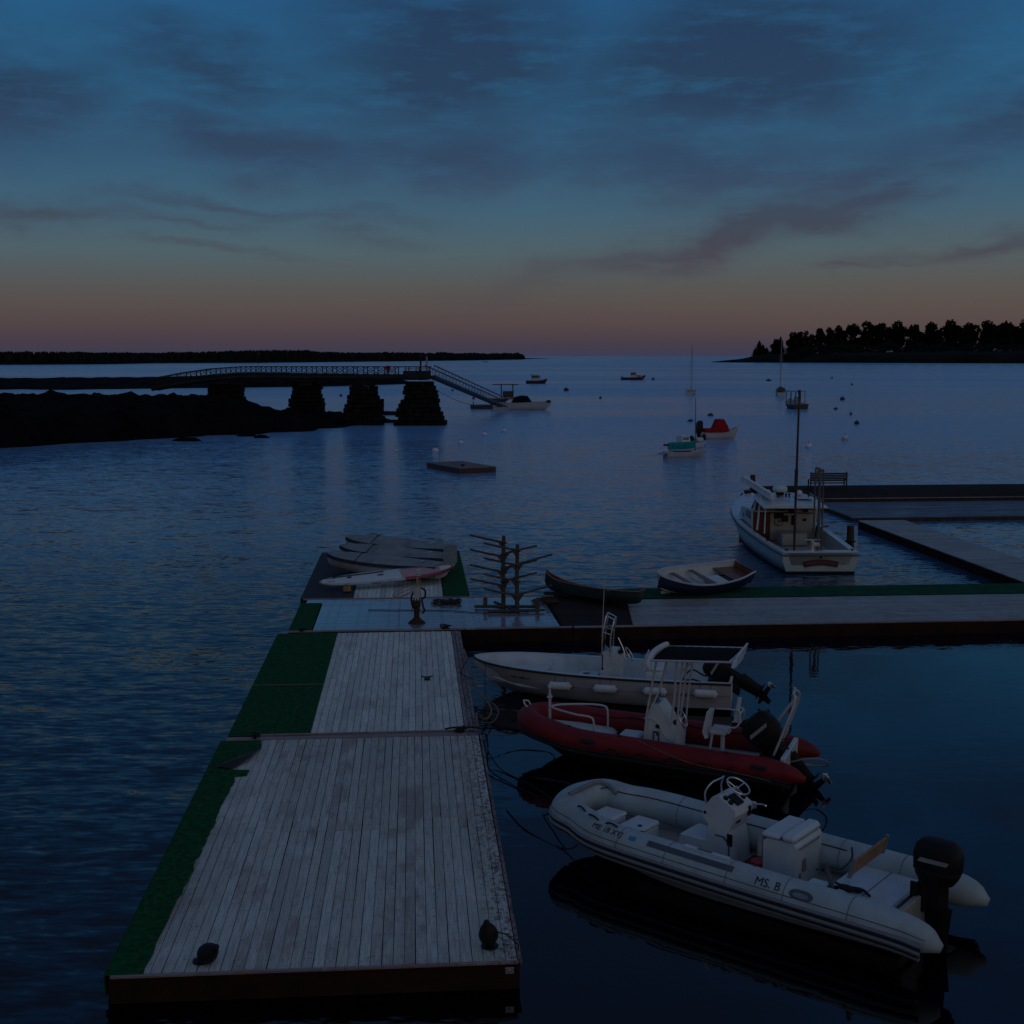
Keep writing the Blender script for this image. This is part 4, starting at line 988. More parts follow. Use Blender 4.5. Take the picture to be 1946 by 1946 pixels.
sr = MB(T(0, 0, .09)); sr.tube(crom([(-.72, .40, .5), (-.68, .42, .9), (-.72, .40, 1.08), (-.74, 0, 1.10), (-.72, -.32, 1.08), (-.68, -.34, .9), (-.72, -.32, .5)], 4), .018, 8); sr.build('seat_rail', M['whitetube'], wb)
fdn = MB(T(0, 0, .09)); fdn.box((-1.9, 0, .215), (1.5, 1.5, .01)); fdn.build('floor_panel', M['sup_white'], wb)
bt = MB(T(0, 0, .09)); bt.cbox((-2.45, -.35, .34), (.5, .6, .26), .06); bt.build('battery_box', M['blk'], wb)
cb = MB(T(0, 0, .09)); cb.tube(crom([(-1.5, .6, .3), (-1.8, .2, .75), (-2.2, .1, .6), (-2.7, .0, .8)], 6), .02, 6); cb.tube(crom([(-1.7, .9, .66), (-1.9, .9, .7), (-2.1, .93, .66)], 4), .02, 6); cb.build('control_cable', M['blk'], wb)
outboard(wb, (-2.86, .1, .52), tilt=R(60), s=.98)
for k in range(12):
    pass
def fender(x, ln=.50):
    i = int(np.argmin(abs(A[:, 0] - x))); hb = A[i][1]; zz = .50
    f = thing('boat_fender', '', 'fender', wb.matrix_basis @ Vector((x, hb + .10, zz)), R(168))
    fm = MB(RY(math.pi / 2)); fm.lathe([(.02, -ln / 2 - .05), (.03, -ln / 2 - .03), (.085, -ln / 2), (.105, -ln / 2 + .02), (.105, ln / 2 - .02), (.085, ln / 2), (.03, ln / 2 + .03), (.02, ln / 2 + .05)], 14)
    fm.build('fender_body', M['fender'], f)
    rp = MB(); rp.tube([(-ln * .25, 0, .09), (-ln * .25, -.06, .24)], .007, 5); rp.tube([(ln * .25, 0, .09), (ln * .25, -.06, .24)], .007, 5); rp.build('lanyard', M['rope_dark'], f)
    f['group'] = 'white fenders on the white open boat'
    return f
wb.matrix_basis = Matrix.Translation((2.66, 30.86, 0)) @ RZ(R(168))
for x, lab in ((1.30, 'white fender nearest the bow of the white open boat'), (.18, 'white fender below the console of the white open boat'),
               (-1.02, 'white fender behind the legs of the red boat sun top'), (-2.22, 'white fender nearest the outboard of the white open boat')):
    fender(x)['label'] = lab
def hull_text(body, x, z, size, mt, parent, AA, sp=1.0, yoff=.03):
    def place(tx, ty, h):
        xx = x - tx; b = np.interp(xx, AA[:, 0], AA[:, 1]); bc = np.interp(xx, AA[:, 0], AA[:, 3]); zs = np.interp(xx, AA[:, 0], AA[:, 2]); zc = np.interp(xx, AA[:, 0], AA[:, 4])
        zz = z + ty; f = (zs - zz) / (zs - zc); return (xx, b + (bc - b) * f + yoff + h, zz)
    return text_obj('lettering', body, size, mt, parent, place)
hull_text('ME 1482 H', 2.35, .56, .11, M['ink'], wb, A)
hull_text('AXI', -1.72, .42, .14, M['ink'], wb, A)
# ---------------------------------------------------------------- things on the docks
def bollard(u, v, tilt, label):
    b = thing('mooring_post', label, 'bollard', dk(u, v), TH)
    m_ = MB(); m_.lathe([(.12, 0), (.12, .02), (.06, .035), (.05, .07), (.03, .08)], 12); m_.build('post_base', M['iron'], b)
    m_ = MB(T(0, 0, .05) @ RX(tilt[0]) @ RY(tilt[1])); m_.lathe([(.04, 0), (.10, .05), (.135, .12), (.135, .19), (.10, .28), (.055, .34), (.035, .40), (.01, .41)], 14)
    m_.build('post_cap', M['iron'], b); b['group'] = 'black mooring posts at the near end of the dock'
    return b
bollard(.98, 16.55, (R(18), R(-8)), 'black rounded mooring post with a thin line running to the dock corner on its right')
bollard(-2.92, 16.42, (R(38), R(38)), 'black mooring post leaning over beside the carpeted left corner of the near dock')
ln = MB(); ln.tube([dk(1.0, 16.55, .22), dk(1.2, 16.5, .20), dk(1.37, 16.5, .04), dk(1.38, 16.48, -.25)], .010, 6)
tag(ln.build('mooring_line', M['rope_dark']), 'short dark line from the right mooring post over the dock edge', 'rope')
def cleat(u, v, ang, label, lumpy=True, s=1.0):
    c = thing('mooring_cleat', label, 'cleat', dk(u, v), TH + ang)
    m_ = MB(Matrix.Scale(s, 4)); m_.cbox((0, 0, .02), (.14, .06, .04), .01); m_.tube([(-.13, 0, .09), (-.06, 0, .07), (.06, 0, .07), (.13, 0, .09)], [.012, .018, .018, .012], 8)
    m_.cyl((-.04, 0, .03), (-.04, 0, .07), .015, 8); m_.cyl((.04, 0, .03), (.04, 0, .07), .015, 8); m_.build('cleat_horn', M['iron'], c)
    if lumpy:
        r_ = MB(Matrix.Scale(s, 4)); rr2 = random.Random(int(u * 100))
        pts = [(rr2.uniform(-.13, .13), rr2.uniform(-.10, .10), rr2.uniform(.02, .12)) for _ in range(12)]
        r_.tube(crom(pts, 4), .014, 6); r_.build('rope_turns', M['rope_dark'], c)
    return c
cleat(-3.44, 26.5, R(90), 'small cleat wound with rope on the green carpet at the joint of the near docks')
cleat(.90, 37.0, R(10), 'black cleat on the rim of the cross dock above the end of the middle dock', s=1.3)
cleat(-3.35, 37.0, R(50), 'small cleat on the left end of the cross dock rim')
cleat(.95, 26.6, R(0), 'rusty cleat wound with rope at the right end of the board joint', s=1.2)
cleat(.28, 31.1, R(0), 'small black fitting lying alone in the middle of the second dock', lumpy=False, s=1.1)
def rope(pts, r, name, mt, label, n=8, cat='rope'):
    m_ = MB(); m_.tube(crom(pts, n), r, 6); o = m_.build(name, mt); tag(o, label, cat); return o
rope([dk(.55, 26.58, .02), dk(.95, 26.62, .06), dk(1.35, 26.62, .03), dk(1.62, 26.75, -.12), dk(2.3, 27.1, -.2), dk(3.1, 27.5, .1), (.45, 27.0, .85)][:-1] + [(.30, 26.55, .78)], .012, 'mooring_line', M['rope'], 'pale line sagging from the rusty cleat to the bow of the red boat')
rope([dk(.62, 26.70, .05), dk(.9, 26.80, .05), dk(1.35, 26.74, .04), dk(1.5, 26.70, -.1), dk(1.55, 26.6, -.35)], .02, 'mooring_line', M['rope_dark'], 'thick dark rope end lying across the board joint')
rope([dk(1.38, 26.3, -.05), dk(1.46, 25.6, -.2), dk(1.5, 25.0, -.34), dk(1.9, 24.2, -.38), dk(2.3, 23.5, -.39), (.6, 22.6, .02), (1.0, 22.3, .55)], .013, 'mooring_line', M['rope_dark'], 'dark line dipping into the water between the near dock and the grey boat bow')
rope([dk(1.40, 26.2, -.05), dk(1.55, 25.7, -.25), dk(1.75, 25.1, -.375), dk(2.2, 24.3, -.385), dk(2.6, 23.4, -.385)], .012, 'mooring_line', M['rope_dark'], 'second dark line floating beside the edge of the near dock')
rope([dk(1.33, 34.2, .03), dk(1.42, 31.9, .02), dk(1.50, 30.6, -.1), dk(1.78, 29.6, -.30), dk(1.70, 28.9, -.36), dk(1.50, 28.3, -.2), dk(1.36, 27.9, .03), dk(1.34, 26.9, .04)], .024, 'mooring_line', M['rope'], 'thick worn rope running along the right edge of the middle dock')
rope([dk(1.36, 31.2, .0), dk(1.6, 30.4, -.2), dk(1.95, 29.6, -.34), dk(1.8, 28.6, -.37), dk(1.45, 27.6, -.1)], .016, 'mooring_line', M['rope'], 'loop of worn rope drooping off the edge of the middle dock')
rope([(.22, 26.4, -.01), (-.1, 22.9, .01), (.25, 21.9, .01), (.9, 21.0, .02), (1.2, 20.7, .3), (1.35, 20.5, .65)][1:], .011, 'mooring_line', M['rope_dark'], 'dark line floating in front of the grey boat and up its side')
rope([wb.matrix_basis @ Vector((3.3, .50, .85)), wb.matrix_basis @ Vector((3.25, .75, .4)), wb.matrix_basis @ Vector((3.2, .95, .0)), wb.matrix_basis @ Vector((3.2, 1.0, -.3))], .008, 'mooring_line', M['rope_dark'], 'dark line hanging from the bow of the white open boat into the water')
rope([(-1.1, 31.6, .86), (-1.28, 31.2, .55), dk(1.42, 31.0, .03)], .012, 'mooring_line', M['rope_dark'], 'short bow line from the white open boat to the middle dock')
rope([dk(-3.72, 37.9, .02), dk(-1.5, 40.0, .02), dk(1.0, 39.7, .02), dk(2.2, 39.2, .02), dk(3.6, 39.3, .02)][1:], .012, 'power_cable', M['blk'], 'thin black cable lying across the wet cross dock', cat='cable')

# power and water post
pp = thing('power_post', 'rusty upright post with a pale box and coiled rope, standing on the wet cross dock', 'post', dk(.04, 37.95), TH)
m_ = MB(); m_.lathe([(.27, 0), (.24, .05), (.12, .14), (.10, .18), (.01, .18)], 10); m_.build('base_flange', M['rust'], pp)
m_ = MB(); m_.cyl((0, 0, .15), (0, 0, .78), .085, 12); m_.cbox((0, .0, .62), (.24, .2, .2), .02); m_.build('lower_post', M['rust'], pp)
m_ = MB(); m_.cbox((.0, -.03, .86), (.14, .10, .50), .015); m_.cbox((-.02, -.04, .62), (.16, .10, .06), .01); m_.build('meter_box', M['dinghy_hull'], pp)
m_ = MB(); m_.cyl((.03, .03, .7), (.03, .03, 1.52), .035, 10); m_.cyl((.10, .02, .3), (.11, .02, 1.35), .014, 6); m_.build('riser_pipe', M['rope_tan'], pp)
m_ = MB(); m_.cbox((.05, .03, 1.58), (.15, .12, .16), .02); m_.cbox((.04, .03, 1.48), (.18, .14, .04), .01); m_.build('post_head', M['dinghy_hull'], pp)
m_ = MB(); m_.tube(crom([(.03, 0, 1.18), (-.25, -.03, 1.14), (-.62, -.05, 1.0), (-.72, -.05, .86), (-.55, -.05, .82), (-.25, -.05, .95), (.02, -.04, 1.12)], 6), .013, 6); m_.tube(crom([(.03, 0, 1.15), (-.3, -.03, 1.02), (-.60, -.05, .9), (-.66, -.05, .84), (-.4, -.05, .85), (.02, -.04, 1.05)], 6), .013, 6); m_.build('hanging_coil', M['rope_tan'], pp)
m_ = MB(); m_.tube(crom([(.14, 0, 1.1), (.26, 0, 1.0), (.25, 0, .8), (.16, 0, .75), (.2, 0, .5), (.24, 0, .38), (.16, 0, .3)], 5), .03, 8); m_.tube(crom([(-.10, 0, .95), (-.16, 0, .8), (-.14, 0, .6), (-.1, 0, .45)], 4), .03, 8); m_.build('hose_bundle', M['rust'], pp)

# kayak rack
rk = thing('kayak_rack', 'bare rack of two upright poles with sloping log arms like a leafless tree', 'rack', dk(0, 0), TH)
P1, P2 = (2.84, 40.05), (3.26, 39.75)
for (pu, pv), hh in ((P1, 2.36), (P2, 2.12)):
    m_ = MB(); m_.tube([(pu, pv, 0), (pu - .01, pv, hh / 2), (pu + .01, pv, hh)], [.075, .068, .06], 10); m_.build('rack_post', M['pole_wood'], rk)
def arm(pu, pv, z, sg, ln=1.08, up=.24, r=.036):
    m_ = MB()
    m_.tube([(pu - sg * .10, pv - .07, z - .03), (pu + sg * ln * .5, pv - .07, z + up * .48 + rnd.uniform(-.01, .01)), (pu + sg * ln, pv - .07, z + up)], [r, r, r * .85], 8)
    m_.loft([[(pu + sg * .06, pv - .07 + d, z - .20), (pu + sg * .05, pv - .07 + d, z - .02), (pu + sg * .22, pv - .07 + d, z + .03)] for d in (-.02, .02)])
    m_.build('rack_arm', M['pole_wood'], rk)
for z in (2.17, 1.70, 1.20, .75): arm(*P1, z, -1)
for z in (1.95, 1.47, .95, .48): arm(*P2, z, -1)
for z in (1.80, 1.33, .92): arm(*P1, z, 1)
for z in (1.50, .50): arm(*P2, z, 1, ln=1.12, up=.30)
for (a, b2, c, d, r) in ((1.9, 40.05, 4.0, 39.85, .05), (2.3, 39.2, 4.1, 39.3, .045), (2.6, 40.7, 3.2, 39.2, .05)):
    m_ = MB(); m_.cyl((a, b2, .07), (c, d, .07), r, 8); m_.build('base_log', M['pole_wood'], rk)
for (a, b2, c, d) in ((2.25, 39.97, 2.25, .35), (3.9, 39.6, 3.9, .32)):
    m_ = MB(); m_.cbox((a, b2, .2), (.13, .12, .34), .02); m_.build('base_block', M['pole_wood'], rk)
for (u, v, s, lab) in ((1.0, 41.0, 1.0, 'heap of dark weed and rope at the left foot of the kayak rack'), (4.3, 40.9, .9, 'heap of dark weed and rope at the right foot of the kayak rack')):
    m_ = MB(Matrix.Translation(dk(u, v, .0))); rr2 = random.Random(int(u * 10))
    for q in range(7):
        pts = [(rr2.uniform(-.5, .5) * s, rr2.uniform(-.35, .35), rr2.uniform(.02, .12)) for _ in range(7)]
        m_.tube(crom(pts, 4), .016, 5)
    tag(m_.build('weed_heap', M['timber']), lab, 'weed', kind='stuff')

# green canoe lying on the dark boards
cn_ = thing('canoe', 'dark green canoe with upswept ends lying on the dark boards between the docks', 'canoe', (2.62, 41.35, DZ + .07), R(137))
cn_.rotation_euler = (R(13), 0, R(137)); cn_.scale = (1.05, 1.1, 1.15)
CA = crom([(-2.02, .02, .50, .01, .42, .30), (-1.86, .14, .42, .08, .16, .10), (-1.2, .34, .36, .27, .06, .02), (0, .44, .33, .38, .04, .0), (1.2, .34, .38, .27, .06, .02), (1.80, .13, .52, .08, .18, .10), (2.02, .02, .64, .01, .45, .30)], 8)
hull_mesh(CA, .02).build('hull', M['green_hull'], cn_, smooth=60)
liner_mesh(CA, .015, .05, bulge=.02).build('inner_hull', M['redbrown'], cn_, smooth=60)
m_ = MB()
for sg in (1, -1): m_.tube(rub_path(CA, .005, .005, sg), .016, 6)
m_.build('gunwale', M['wood_tan'], cn_)
for x, w_ in ((-.9, .39), (.15, .43), (1.0, .37)):
    m_ = MB(); m_.cbox((x, 0, .32), (.20 if x != .15 else .05, w_ * 2 - .02, .02), .005); m_.build('seat' if x != .15 else 'yoke', M['wood_tan'], cn_)

# navy rowing dinghy
rw = thing('rowing_dinghy', 'navy rowing dinghy with white inside and varnished seats on the right dock edge', 'rowing boat', (6.50, 43.05, DZ + .13), R(213))
rw.rotation_euler = (R(-13), 0, R(213)); rw.scale = (1.08, 1.12, 1.05)
RA = crom([(-1.82, .50, .60, .40, .18, .10), (-1.0, .70, .50, .58, .10, .03), (0, .78, .46, .64, .07, .0), (.8, .72, .50, .55, .09, .02), (1.35, .48, .56, .32, .14, .06), (1.68, .22, .62, .10, .26, .12), (1.80, .03, .66, .01, .40, .22)], 8)
hull_mesh(RA, .05).build('hull', M['navy'], rw, smooth=60)
liner_mesh(RA, .03, .09, bulge=.05).build('inner_hull', M['gelcoat_in'], rw, smooth=60)
gunwale_mesh(RA, .035, .02, .02).build('gunwale', M['vinyl'], rw)
m_ = MB(); m_.loft([[(-1.79, y, .62 - .0 * y), (-1.76, y, .62), (-1.76, y, .14), (-1.79, y, .14)] for y in np.linspace(-.42, .42, 5)]); m_.build('transom_board', M['wood_red'], rw)
m_ = MB(); m_.add([(-1.78, .46, .40), (-1.78, -.46, .40), (-1.05, -.64, .34), (-1.05, .64, .34), (-1.78, .46, .37), (-1.78, -.46, .37), (-1.05, -.64, .31), (-1.05, .64, .31)], [(0, 1, 2, 3), (7, 6, 5, 4), (0, 4, 5, 1), (2, 6, 7, 3)]); m_.build('stern_seat', M['wood_red'], rw)
for x, w_ in ((-.10, .66), (.72, .60)):
    m_ = MB(); m_.cbox((x, 0, .35), (.20, w_ * 2, .025), .006); m_.build('thwart', M['wood_red'], rw)
m_ = MB(); m_.cbox((-.60, .1, .20), (.55, .62, .20), .04); m_.build('buoyancy_box', M['sup_white'], rw)
for k in range(9):
    x = -1.4 + k * .33; b = float(np.interp(x, RA[:, 0], RA[:, 3])) - .05
    m_ = MB(); m_.tube([(x, y, .105 + .0 * y) for y in np.linspace(-b, b, 5)], .012, 5); m_.build('rib', M['vinyl'], rw)
m_ = MB(); m_.box((1.4, 0, .02), (.4, .03, .1)); m_.build('keel_strip', M['vinyl'], rw)

# covered sailing dinghies
def dinghy(bow, stern, label, zlift=0.0, ridge=.24):
    b = Vector(bow); s = Vector(stern); d = b - s; L = d.length; mid = (b + s) / 2
    o = thing('covered_dinghy', label, 'dinghy', (mid.x, mid.y, DZ + zlift), math.atan2(d.y, d.x), 'covered dinghies at the far end of the dock')
    h = L / 2
    DA = crom([(-h, .54, .52, .46, .14, .08), (-h * .5, .66, .50, .56, .08, .02), (0, .68, .50, .56, .07, .0), (h * .4, .58, .53, .42, .10, .03), (h * .75, .38, .58, .20, .22, .10), (h * .95, .11, .63, .05, .36, .24), (h, .02, .64, .01, .5, .4)], 6)
    hull_mesh(DA, .04).build('hull', M['dinghy_hull'], o, smooth=60)
    m_ = MB(); secs = []
    for x, bs, zs, *_ in DA:
        f = (x + h) / (2 * h); pk = ridge * (1.0 - .75 * abs(f - .55) ** 1.2 * 1.6) * min(1, bs / .3)
        sec = []
        for k in range(-6, 7):
            t_ = k / 6; w = .012 * math.sin(x * 7 + k * 2.1)
            sec.append((x, (bs + .03) * t_, zs + .03 + pk * (1 - abs(t_) ** 1.35) + w * (1 - abs(t_))))
        secs.append(sec + [(x, -(bs + .03) * k / 6, zs + .0) for k in range(-6, 7)])
    m_.loft(secs); m_.build('boat_cover', M['cover'], o, smooth=50)
    m_ = MB()
    for sg in (1, -1):
        m_.loft([[(x, sg * (bs + .035), zs + .035), (x, sg * (bs + .05), zs - .09 - .22 * max(0, .25 - (x + h) / (2 * h)) * 4 * (1 if x < 0 else 0)), (x, sg * (bs + .02), zs - .09 - .22 * max(0, .25 - (x + h) / (2 * h)) * 4), (x, sg * (bs + .0), zs + .03)] for x, bs, zs, *_ in DA])
    m_.build('cover_skirt', M['cover_dk'], o)
    m_ = MB(); m_.loft([[(-h - .03 - .02 * k, y * (1 - .05 * k), .56 - .16 * k) for y in np.linspace(-.56, .56, 9)] + [(-h - .01 - .02 * k, y * (1 - .05 * k), .56 - .16 * k) for y in np.linspace(.56, -.56, 9)] for k in range(3)]); m_.build('stern_flap', M['cover'], o)
    m_ = MB(); x = h * .35; bs = float(np.interp(x, DA[:, 0], DA[:, 1])); zs = float(np.interp(x, DA[:, 0], DA[:, 2]))
    m_.tube([(x, (bs + .04) * t_, zs + .05 + ridge * .92 * (1 - abs(t_) ** 1.35)) for t_ in np.linspace(-1, 1, 11)], .012, 5); m_.ball((x, .05, zs + ridge + .03), .05, 8, 6, sc=(1.5, .6, .5))
    m_.build('tie_strap', M['blk'], o)
    m_ = MB(); m_.cbox((-h * .72, .22, .5 + ridge * .78 + .0), (.04, .22, .03), .008); m_.build('cover_tag', M['sup_white'], o)
    for x in (-h * .5, h * .3):
        m_ = MB(); m_.cbox((x, 0, .0), (.12, .9, .10), .02); m_.build('chock', M['timber'], o)
    return o
dinghy((-6.98, 47.25), (-2.55, 45.25), 'covered dinghy nearest the paddleboard, showing its pale hull under a grey cover', .02)
dinghy((-6.72, 48.85), (-2.35, 46.85), 'grey-covered dinghy lying between two others at the far end of the dock', .08, ridge=.26)
dinghy((-6.75, 50.9), (-2.45, 48.9), 'covered dinghy farthest from the camera, its bow pointing left over the water', .12, ridge=.26)

# paddleboard leaning on the nearest dinghy
pb = thing('paddleboard', 'long white paddleboard with red nose and edge, propped against the nearest covered dinghy', 'paddleboard', (0, 0, 0))
pa, pc = Vector((-6.72, 43.45, .62)), Vector((-2.15, 45.0, .86))
ax_ = (pc - pa); PL = ax_.length; ax_.normalize(); side_ = Vector((0, 0, 1)).cross(ax_).normalized()
tilt_ = R(20); sd_ = (side_ * math.cos(tilt_) + Vector((0, 0, 1)) * math.sin(tilt_)).normalized(); up_ = ax_.cross(sd_).normalized()
PMx = Matrix.Translation((pa + pc) / 2) @ Matrix((ax_, sd_, up_)).transposed().to_4x4()
def board_w(f): return .40 * (max(0, 1 - abs(2 * f - 1) ** 2.6)) ** .55 + .002
def sup_part(f0, f1, name, mt, wscale=1.0, z0=-.07, z1=.06, inset=0.0, n=16):
    m_ = MB(PMx); secs = []
    for k in range(n + 1):
        f = f0 + (f1 - f0) * k / n; w_ = max(.004, board_w(f) * wscale - inset); x = (f - .5) * PL; rk_ = .10 * max(0, f - .72) ** 2 * 12 + .05 * max(0, .15 - f) ** 2 * 20
        secs.append([(x, w_ * math.cos(a), rk_ + (z1 if math.sin(a) > 0 else -z0) * math.copysign(abs(math.sin(a)) ** .5, math.sin(a))) for a in [2 * math.pi * j / 16 for j in range(16)]])
    m_.loft(secs); return m_.build(name, mt, pb, smooth=50)
sup_part(0.0, .62, 'board_tail', M['grey_tube'])
sup_part(.62, 1.0, 'board_nose', M['sup_red'])
sup_part(.015, .60, 'deck_pad', M['sup_white'], .90, z0=.0, z1=.068)
sup_part(.60, .90, 'nose_pad', M['sup_pink'], .84, z0=.0, z1=.072)
sup_part(.90, .985, 'nose_tip_pad', M['sup_white'], .80, z0=.0, z1=.070)
m_ = MB(PMx)
for k in range(9): m_.cbox((-PL / 2 + .25 + .07 * (k % 5) + .03 * (k // 5), .1 - .2 * (k // 5), .075), (.03, .06, .012), .003)
m_.tube([(-PL * .40, .14, .085), (-PL * .02, .20, .085)], .018, 6); m_.cbox((-PL * .05, .0, .08), (.22, .05, .03), .01); m_.cbox((-PL * .28, .05, .08), (.16, .08, .02), .006); m_.cbox((PL * .44, .0, .095), (.05, .12, .03), .01)
tag(m_.build('deck_fittings', M['blk'], pb), kind='stuff')
def sp_(tx, ty, h): return PMx @ Vector((-PL * .10 + tx, -.392 - .012 + .0 * h - h, ty - .0))
text_obj('lettering', 'YOLO', .13, M['ink'], pb, sp_, depth=.004)
m_ = MB(Matrix.Translation(dk(-2.35, 43.35, 0)))
m_.cbox((0, 0, .09), (.26, .2, .18), .03); m_.cbox((0, 0, .22), (.16, .14, .1), .03)
tag(m_.build('support_block', M['wood_tan']), 'small tan block under the paddleboard in front of the nearest dinghy', 'block')
# ---------------------------------------------------------------- lobster boat at the right
lb = thing('lobster_boat', 'pale lobster boat seen from astern, roofed wheelhouse, dark arched name board on its transom', 'boat', (12.08, 48.9, 0), R(90.5))
LA = crom([(0, 1.50, .84, 1.32, .06, -.25), (2.2, 1.64, .86, 1.46, .05, -.35), (5.5, 1.76, .93, 1.56, .06, -.45), (8.5, 1.74, 1.02, 1.46, .10, -.5), (11, 1.50, 1.18, 1.05, .2, -.45), (13.0, .95, 1.38, .5, .4, -.3), (14.2, .40, 1.52, .12, .8, .2), (14.7, .04, 1.60, .01, 1.3, 1.1)], 6)
hull_mesh(LA, .03).build('hull', M['teal_hull'], lb, smooth=60)
cockpit = LA[LA[:, 0] < 6.6]
liner_mesh(cockpit, .22, .34, zf_fn=lambda x: .34).build('cockpit_liner', M['cream'], lb, smooth=40)
gunwale_mesh(LA, .24, .0, .03).build('gunwale', M['gelcoat'], lb, smooth=40)
m_ = MB(); m_.tube(bow_path(LA, -.10, .02), .03, 6); m_.build('rub_rail', M['grey_dk'], lb)
m_ = MB(); m_.tube([(-.03, y, .74) for y in np.linspace(-1.5, 1.5, 6)], .03, 6); m_.build('transom_rail', M['grey_dk'], lb)
m_ = MB(); m_.cbox((.18, 0, .855), (.44, 2.9, .07), .02); m_.build('transom_deck', M['gelcoat'], lb)
m_ = MB()
for sg in (1, -1): m_.tube([(x, sg * (bc + .015), zc + .0) for x, bs, zs, bc, zc, zk in LA if x < 13.5], .05, 6)
m_.tube([(-.02, y, .05) for y in np.linspace(-1.33, 1.33, 6)], .06, 6); m_.build('waterline_band', M['bottom'], lb)
# foredeck
fd_ = LA[LA[:, 0] >= 8.2]
m_ = MB(); m_.loft([[(x, y * bs, zs + .03 + .10 * (1 - y * y)) for y in np.linspace(-.97, .97, 9)] for x, bs, zs, *_ in fd_], closed=False, caps=False); m_.build('foredeck', M['gelcoat'], lb)
# wheelhouse
WX0, WX1 = 4.6, 7.3
m_ = MB(); m_.cbox((6.58, -.35, 1.05), (.10, 2.0, 1.35), .02); m_.build('bulkhead', M['cream'], lb)
m_ = MB(); m_.cbox((6.54, .98, .98), (.06, .78, 1.30), .02); m_.build('companionway_door', M['redbrown'], lb)
m_ = MB(); m_.cbox((6.62, .0, 1.75), (.08, 2.7, .10), .02); m_.build('bulkhead_top', M['wood_red'], lb)
for sg in (1, -1):
    m_ = MB(); m_.prism([(6.5, .85), (9.6, 1.0), (8.9, 1.62), (7.4, 1.72), (6.5, 1.72)], sg * 1.42, sg * 1.36); m_.build('cabin_side', M['teal_hull'], lb)
    m_ = MB(); m_.prism([(6.75, 1.28), (7.9, 1.34), (7.75, 1.62), (6.8, 1.64)], sg * 1.435, sg * 1.40); m_.build('side_window', M['glass'], lb)
    m_ = MB(); m_.cyl((8.4, sg * 1.40, 1.28), (8.4, sg * 1.44, 1.28), .11, 12); m_.build('porthole', M['glass'], lb)
    m_ = MB(); m_.tube([(4.62, sg * 1.24, .95), (4.72, sg * 1.20, 2.10)], .028, 6); m_.build('roof_support', M['wood_red'] if sg < 0 else M['gelcoat'], lb)
    m_ = MB(); m_.tube([(6.5, sg * 1.34, 1.7), (6.6, sg * 1.22, 2.2)], .05, 6); m_.tube([(5.7, sg * 1.34, .95), (5.8, sg * 1.22, 2.15)], .045, 6); m_.build('window_post', M['gelcoat'], lb)
m_ = MB(); m_.loft([[(7.35, y, 1.72) for y in (-1.3, 1.3)] + [(7.31, y, 1.72) for y in (1.3, -1.3)], [(7.15, y, 2.2) for y in (-1.15, 1.15)] + [(7.11, y, 2.2) for y in (1.15, -1.15)]]); m_.build('windshield', M['glass'], lb)
m_ = MB(); m_.loft([[(8.9, y, 1.66) for y in (-1.0, 1.0)] + [(8.9, y, 1.1) for y in (1.0, -1.0)], [(6.6, y, 1.76) for y in (-1.36, 1.36)] + [(6.6, y, 1.1) for y in (1.36, -1.36)]]); m_.build('cabin_trunk', M['gelcoat'], lb)
m_ = MB(); secs = []
for k in range(9):
    f = k / 8; x = 4.30 + 3.2 * f; hw = 1.38 - .06 * f - .20 * max(0, f - .8) * 5; z = 2.12 + .22 * f
    secs.append([(x, y * hw, z + .07 * (1 - y * y)) for y in np.linspace(-1, 1, 9)] + [(x, y * hw, z - .05) for y in np.linspace(1, -1, 9)])
m_.loft(secs); m_.build('wheelhouse_roof', M['gelcoat'], lb, smooth=40)
m_ = MB(); m_.box((6.2, -.75, 2.345), (1.4, .7, .012), RY(R(-4.0)) if False else None); m_.build('roof_hatch', M['sup_white'], lb)
m_ = MB(); m_.lathe([(.02, 0), (.30, .0), (.33, .05), (.33, .16), (.26, .24), (.02, .26)], 16, T(6.6, .18, 2.55)); m_.build('radar_dome', M['gelcoat'], lb)
m_ = MB(); m_.cbox((6.6, .18, 2.47), (.3, .3, .18), .02); m_.build('radar_mount', M['blk'], lb)
for yy, xx in ((.72, 6.6), (-.62, 6.4)):
    m_ = MB(); m_.ball((xx, yy, 2.50), .15, 12, 8, sc=(1, 1, .9)); m_.build('horn_dome', M['gelcoat'], lb)
for yy, xx in ((.38, 6.1), (-.12, 6.1), (.02, 6.1), (-1.0, 6.2)):
    m_ = MB(); m_.cyl((xx, yy, 2.34), (xx, yy, 2.46), .035, 8); m_.ball((xx, yy, 2.48), .055, 8, 6); m_.build('deck_light', M['blk'], lb)
for y0, y1 in ((1.26, 1.14), (-1.26, -1.14)):
    m_ = MB(); m_.tube(crom([(4.8, y0, 2.2), (4.85, y0, 2.32), (6.6, y1, 2.46), (6.9, y1, 2.36)], 5), .018, 6)
    for xx in (5.3, 5.8, 6.3): m_.cyl((xx, y0 + (y1 - y0) * (xx - 4.8) / 2, 2.2), (xx, y0 + (y1 - y0) * (xx - 4.8) / 2, 2.38), .014, 6)
    m_.build('roof_rail', M['steel'], lb)
